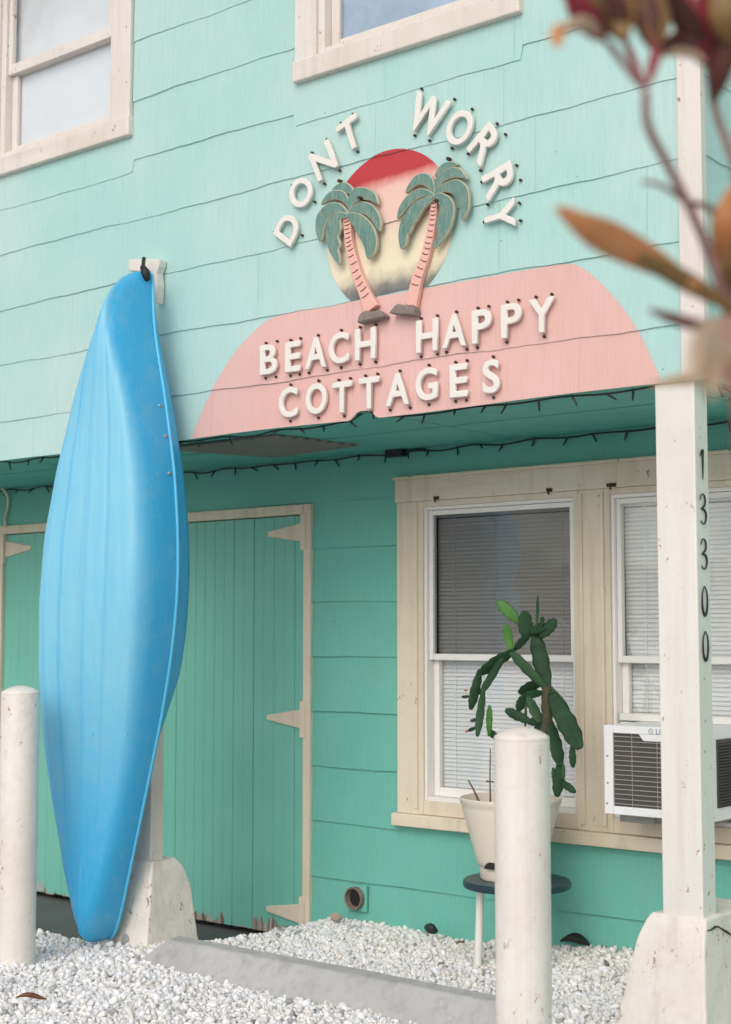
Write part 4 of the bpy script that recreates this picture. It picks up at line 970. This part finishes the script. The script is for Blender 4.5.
# ------------------------------------------------------------------ string lights under the overhang
def light_string(pts, label, step, seed):
    r = random.Random(seed); t = thing('string_lights', pts[0], label, 'string lights', 'dark string lights under the overhang')
    path = []
    for i in range(len(pts)-1):
        a, c = Vector(pts[i]), Vector(pts[i+1]); n = max(1, int((c-a).length/.30))
        for k in range(n):
            path.append(a.lerp(c, k/n)+Vector((0, r.uniform(-.002, .002), r.uniform(-.002, .003)))); path.append(a.lerp(c, (k+.5)/n)+Vector((0, 0, -r.uniform(.004, .014))))
    path.append(Vector(pts[-1])); q = catmull([tuple(p) for p in path], 4, False)
    b = MB(); b.tube(q, .0038, 6); b.build('wire', M['black'], t, smooth=True)
    acc = 0; last = Vector(q[0]); proto = None
    for p in q[1:]:
        p = Vector(p); acc += (p-last).length; last = p
        if acc > step:
            acc = r.uniform(-.02, .03)
            if proto is None:
                b = MB(); b.tube([ORG[t]+Vector((0, 0, q_)) for q_ in (.004, -.012, -.016, -.034, -.042)], [.0045, .005, .0042, .0035, .001], 7); me = b.build('bulb', M['black'], t); proto = me
                o = me
            else: o = proto.copy(); COL.objects.link(o); o.parent = t
            o.location = p-Vector(pts[0]); o.rotation_euler = (r.uniform(-.9, .5), r.uniform(-1.1, 1.1), 0)
    return t
light_string([(-7.6, -.985, 2.335), (-5.2, -.985, 2.333), (-3.9, -.985, 2.331), (-3.74, -.985, 2.372), (-3.6, -.985, 2.331), (-2.48, -.985, 2.331)], 'string of small dark bulbs along the front lip of the overhang', .115, 4)
light_string([(-7.6, -.020, 2.342), (-4.6, -.020, 2.338), (-2.6, -.020, 2.338), (-1.4, -.020, 2.336)], 'string of small dark bulbs where the lower wall meets the soffit', .13, 5)
light_string([(XC-.03, -.97, 2.335), (XC-.035, -.5, 2.322), (XC-.03, -.03, 2.325)], 'short string of dark bulbs under the side of the overhang', .10, 6)
jb = at(397, 453, -.03); b = MB(); b.box(jb.x-.055, jb.x+.045, -.055, -.014, jb.z-.018, jb.z+.016); b.tube([(jb.x+.04, -.03, jb.z), (jb.x+.10, -.025, jb.z+.008), (jb.x+.16, -.02, jb.z+.004)], .007, 6)
o = b.build('plug_box', M['black'], None, bevel=.004); tag(o, 'small black plug box under the soffit above the window corner', 'plug')

# ------------------------------------------------------------------ small things on the ground
def lump(name, px, py, z, r, mat, label, cat, flat=.6):
    c = atz(px, py, z); iv, iff = ico(2); r_ = np.random.default_rng(int(px)); w = iv.copy()
    for _ in range(8):
        d = r_.normal(size=3); d /= np.linalg.norm(d); s = w@d; w = w-np.outer(np.maximum(s-.7, 0), d)
    b = MB(); b.add([(c.x+p[0]*r[0], c.y+p[1]*r[1], c.z+p[2]*r[2]) for p in w], [tuple(f) for f in iff.tolist()]); o = b.build(name, mat, None); tag(o, label, cat); return o
M['rockwhite'] = plain('pale_rock', (.68, .66, .64), .8, 0, .15, 20)
lump('rock', 106, 939, .175, (.036, .03, .035), M['rockwhite'], 'white rock beside the foot of the kayak', 'rock')
lump('rock', 127, 940, .175, (.032, .03, .034), M['steelgrey'], 'grey rock between the kayak foot and the plinth', 'rock')
lump('rock', 336, 917, .185, (.035, .03, .02), plain('tan_rock', (.42, .31, .24), .8, 0, .2), 'tan rock on the gravel under the vent pipe', 'rock')
lump('rock', 431, 929, .21, (.036, .03, .026), M['deadleaf'], 'dark stone lying on the gravel near the green wall', 'stone')
def leaf(name, px, py, z, ln, wd, ang, mat, label, cat, curl=.4):
    c = atz(px, py, z); b = MB(); vs, fs = [], []; n = 8
    for i in range(n+1):
        t = i/n; w = wd*math.sin(math.pi*(t*.93+.04))**.8; x = (t-.5)*ln
        for u in (-1, 0, 1): vs.append(Vector((x, u*w, abs(u)*w*curl+.0045*math.sin(t*5.2)+.004)))
    for i in range(n):
        for k in range(2): fs.append((i*3+k, i*3+k+1, i*3+k+4, i*3+k+3))
    m = Matrix.Translation(c) @ Matrix.Rotation(ang, 4, 'Z'); b.add([m @ p for p in vs], fs); o = b.build(name, mat, None, smooth=True)
    md = o.modifiers.new('thick', 'SOLIDIFY'); md.thickness = .0015; tag(o, label, cat)
leaf('dry_leaf', 31, 999, .180, .11, .015, R(38), M['dryleaf'], 'curled brown dry leaf on the gravel by the left bollard', 'leaf', .9)
leaf('dry_leaf', 575, 944, .215, .125, .036, R(15), M['deadleaf'], 'dark curled leaf at the foot of the green wall right of the bollard', 'leaf', .9)
leaf('dry_leaf', 461, 944, .20, .08, .010, R(100), M['dryleaf'], 'thin reddish brown leaf on the gravel beside the stand leg', 'leaf', .6)

# ------------------------------------------------------------------ ti plant close to the camera, rooted right of the frame
root = atz(1500, 2600, .15); root = Vector((CAM.x, CAM.y, 0)) + (FH*1.28+RT*.42); root.z = .15
ti = thing('ti_plant', tuple(root), 'red and orange leafed ti plant close to the lens at the upper right', 'plant')
def tstem(pts, r0, r1):
    q = catmull([tuple(p) for p in pts], 6, False); n = len(q); b = MB(); b.tube(q, [r0+(r1-r0)*i/(n-1) for i in range(n)], 9); b.build('stem', M['ti_stem'], ti, smooth=True)
fork = atd(735, 335, 1.28)
tstem([root, root+Vector((.01, .0, .6)), root+Vector((-.02, .01, 1.1)), atd(752, 520, 1.28), fork], .012, .006)
tstem([fork, atd(722, 292, 1.28), atd(708, 250, 1.28), atd(690, 208, 1.27), atd(668, 165, 1.26), atd(648, 125, 1.25), atd(646, 92, 1.25)], .0046, .0036)
tstem([fork, atd(727, 290, 1.3), atd(720, 240, 1.31), atd(712, 210, 1.31), atd(690, 203, 1.3)], .0036, .003)
tstem([fork, atd(738, 230, 1.31), atd(735, 170, 1.31), atd(716, 112, 1.33), atd(708, 62, 1.33)], .0042, .0032)
tstem([atd(690, 204, 1.27), atd(662, 186, 1.25), atd(642, 182, 1.24)], .0028, .0015)
def tleaf(pts, w, mat, dep=None, fold=.25):
    q = [atd(*p) for p in pts]; c = [Vector(p) for p in catmull([tuple(p) for p in q], 6, False)]; n = len(c); vs, fs = [], []
    for i, p in enumerate(c):
        t = i/(n-1); d = (c[min(i+1, n-1)]-c[max(i-1, 0)]).normalized(); f = (CAM-p).normalized(); s = d.cross(f).normalized()
        hw = (w*.8 if w > .0125 and mat != 'ti_orange' else w)*max(.06, math.sin(math.pi*(t*.95+.03))**.9)
        vs += [p-s*hw, p+f*(-fold*hw), p+s*hw]
    for i in range(n-1):
        for k in range(2): fs.append((i*3+k, i*3+k+1, i*3+k+4, i*3+k+3))
    b = MB(); b.add(vs, fs); o = b.build('leaf', M[mat], ti, smooth=True); md = o.modifiers.new('thick', 'SOLIDIFY'); md.thickness = .001
# the long orange leaf, the pale old ones below it, the rusty ones at the edge of the frame
tleaf([(700, 288, 1.25), (655, 262, 1.23), (612, 240, 1.2), (585, 226, 1.18), (556, 207, 1.17)], .0138, 'ti_orange')
tleaf([(742, 315, 1.275), (712, 296, 1.26), (680, 278, 1.24), (650, 262, 1.225), (625, 250, 1.22)], .0085, 'ti_olive')
tleaf([(735, 322, 1.28), (716, 326, 1.05), (702, 346, .92), (694, 384, .85)], .0085, 'ti_tan')
tleaf([(737, 318, 1.28), (722, 330, 1.05), (714, 356, .92), (712, 398, .85)], .0095, 'ti_tan')
tleaf([(738, 312, 1.28), (730, 330, 1.05), (729, 356, .95), (736, 400, .88)], .010, 'ti_pink')
tleaf([(735, 325, 1.28), (700, 325, 1.25), (672, 318, 1.24), (648, 309, 1.23)], .0055, 'ti_stem')
tleaf([(735, 350, 1.28), (705, 372, 1.26), (675, 380, 1.25), (650, 384, 1.25)], .005, 'ti_tan')
tleaf([(748, 310, 1.3), (738, 265, 1.3), (728, 225, 1.28), (734, 185, 1.27)], .016, 'ti_orange')
tleaf([(752, 330, 1.3), (740, 300, 1.3), (734, 270, 1.28), (736, 240, 1.27)], .012, 'ti_olive')
# left rosette
tleaf([(647, 88, 1.25), (652, 68, 1.25), (656, 52, 1.25), (652, 36, 1.25)], .0052, 'ti_red', fold=.1)
tleaf([(646, 90, 1.25), (637, 70, 1.25), (628, 48, 1.25), (622, 34, 1.25)], .0036, 'ti_red', fold=.1)
tleaf([(645, 94, 1.25), (625, 66, 1.25), (610, 46, 1.25), (598, 34, 1.25)], .0030, 'ti_stem', fold=.1)
tleaf([(604, 42, 1.24), (596, 22, 1.23), (585, 0, 1.22), (572, -32, 1.22)], .015, 'ti_olive')
tleaf([(600, 40, 1.23), (590, 24, 1.22), (578, 6, 1.21), (562, -20, 1.2)], .011, 'ti_red')
tleaf([(626, 42, 1.24), (617, 22, 1.23), (608, 0, 1.22), (598, -36, 1.22)], .017, 'ti_dark')
tleaf([(622, 40, 1.23), (622, 18, 1.23), (618, -6, 1.23), (612, -40, 1.23)], .012, 'ti_olive')
tleaf([(653, 50, 1.25), (648, 26, 1.25), (643, 0, 1.25), (636, -36, 1.25)], .015, 'ti_dark')
tleaf([(655, 48, 1.25), (657, 26, 1.25), (652, 2, 1.25), (650, -36, 1.25)], .012, 'ti_olive')
tleaf([(600, 36, 1.23), (588, 24, 1.21), (572, 25, 1.19), (560, 32, 1.18)], .0062, 'ti_tan')
tleaf([(566, 26, 1.18), (560, 30, 1.18), (557, 38, 1.175), (560, 48, 1.17)], .0062, 'ti_orange')
# right rosette
tleaf([(656, 54, 1.27), (668, 46, 1.28), (682, 40, 1.3), (700, 46, 1.3)], .008, 'ti_dark')
tleaf([(662, 56, 1.27), (678, 52, 1.28), (694, 54, 1.3), (706, 62, 1.3)], .0042, 'ti_tan')
tleaf([(710, 66, 1.33), (698, 42, 1.31), (688, 16, 1.3), (676, -36, 1.3)], .019, 'ti_red')
tleaf([(708, 62, 1.33), (692, 30, 1.3), (676, 6, 1.28), (652, -30, 1.26)], .014, 'ti_dark')
tleaf([(710, 72, 1.33), (714, 42, 1.32), (712, 4, 1.31), (704, -46, 1.3)], .017, 'ti_red')
tleaf([(711, 80, 1.33), (722, 50, 1.32), (728, 14, 1.31), (734, -30, 1.3)], .016, 'ti_dark')
tleaf([(712, 104, 1.33), (720, 76, 1.31), (730, 44, 1.3), (744, 6, 1.3)], .010, 'ti_dark')
tleaf([(740, 46, 1.3), (728, 20, 1.28), (730, -12, 1.28), (742, -50, 1.28)], .020, 'ti_olive')

# ------------------------------------------------------------------ camera, sky, sun
cd = bpy.data.cameras.new('camera'); co = bpy.data.objects.new('camera', cd); COL.objects.link(co); S.camera = co
cd.sensor_fit = 'VERTICAL'; cd.sensor_height = 36.0; cd.sensor_width = 36.0; cd.lens = F/1024*36.0
mrot = Matrix((RT, UP, -FW)).transposed(); co.matrix_world = Matrix.Translation(CAM) @ mrot.to_4x4()
cd.clip_start = .05; cd.clip_end = 2000
cd.dof.use_dof = True; cd.dof.focus_distance = 5.7; cd.dof.aperture_fstop = 3.8
W = bpy.data.worlds.new('World'); S.world = W; W.use_nodes = True; nt = W.node_tree; bg = nt.nodes['Background']
sun_dir = Vector((.26, -.83, .66)).normalized()
el = math.asin(sun_dir.z); az = math.atan2(sun_dir.x, sun_dir.y)
sky = nt.nodes.new('ShaderNodeTexSky'); sky.sky_type = 'NISHITA'; sky.sun_disc = False; sky.sun_elevation = el; sky.sun_rotation = az
sky.air_density = 1.0; sky.dust_density = 3.0; sky.ozone_density = 1.0
hsv = nt.nodes.new('ShaderNodeHueSaturation'); hsv.inputs['Saturation'].default_value = .45; nt.links.new(sky.outputs[0], hsv.inputs['Color'])
tc = nt.nodes.new('ShaderNodeTexCoord'); mp = nt.nodes.new('ShaderNodeMapping'); mp.inputs['Scale'].default_value = (1, 1, 2.2); nt.links.new(tc.outputs['Generated'], mp.inputs['Vector'])
cn = noise(nt, mp.outputs[0], 5.5, 5, .55, .8)
cl = ramp(nt, cn, [(.36, g(.5)), (.50, g(1.0)), (.64, g(1.5))]).outputs[0]
nt.links.new(mixc(nt, 1.0, hsv.outputs[0], cl, 'MULTIPLY'), bg.inputs['Color']); bg.inputs['Strength'].default_value = .15
sl = bpy.data.lights.new('sun', 'SUN'); so = bpy.data.objects.new('sun', sl); COL.objects.link(so); sl.energy = .85; sl.angle = R(60); sl.color = (1, .965, .92)
so.rotation_euler = (-sun_dir).to_track_quat('-Z', 'Y').to_euler(); so.location = (0, -8, 12)
S.view_settings.view_transform = 'Standard'; S.view_settings.look = 'None'; S.view_settings.gamma = 1; S.view_settings.use_curve_mapping = False
S.view_settings.exposure = 0.02
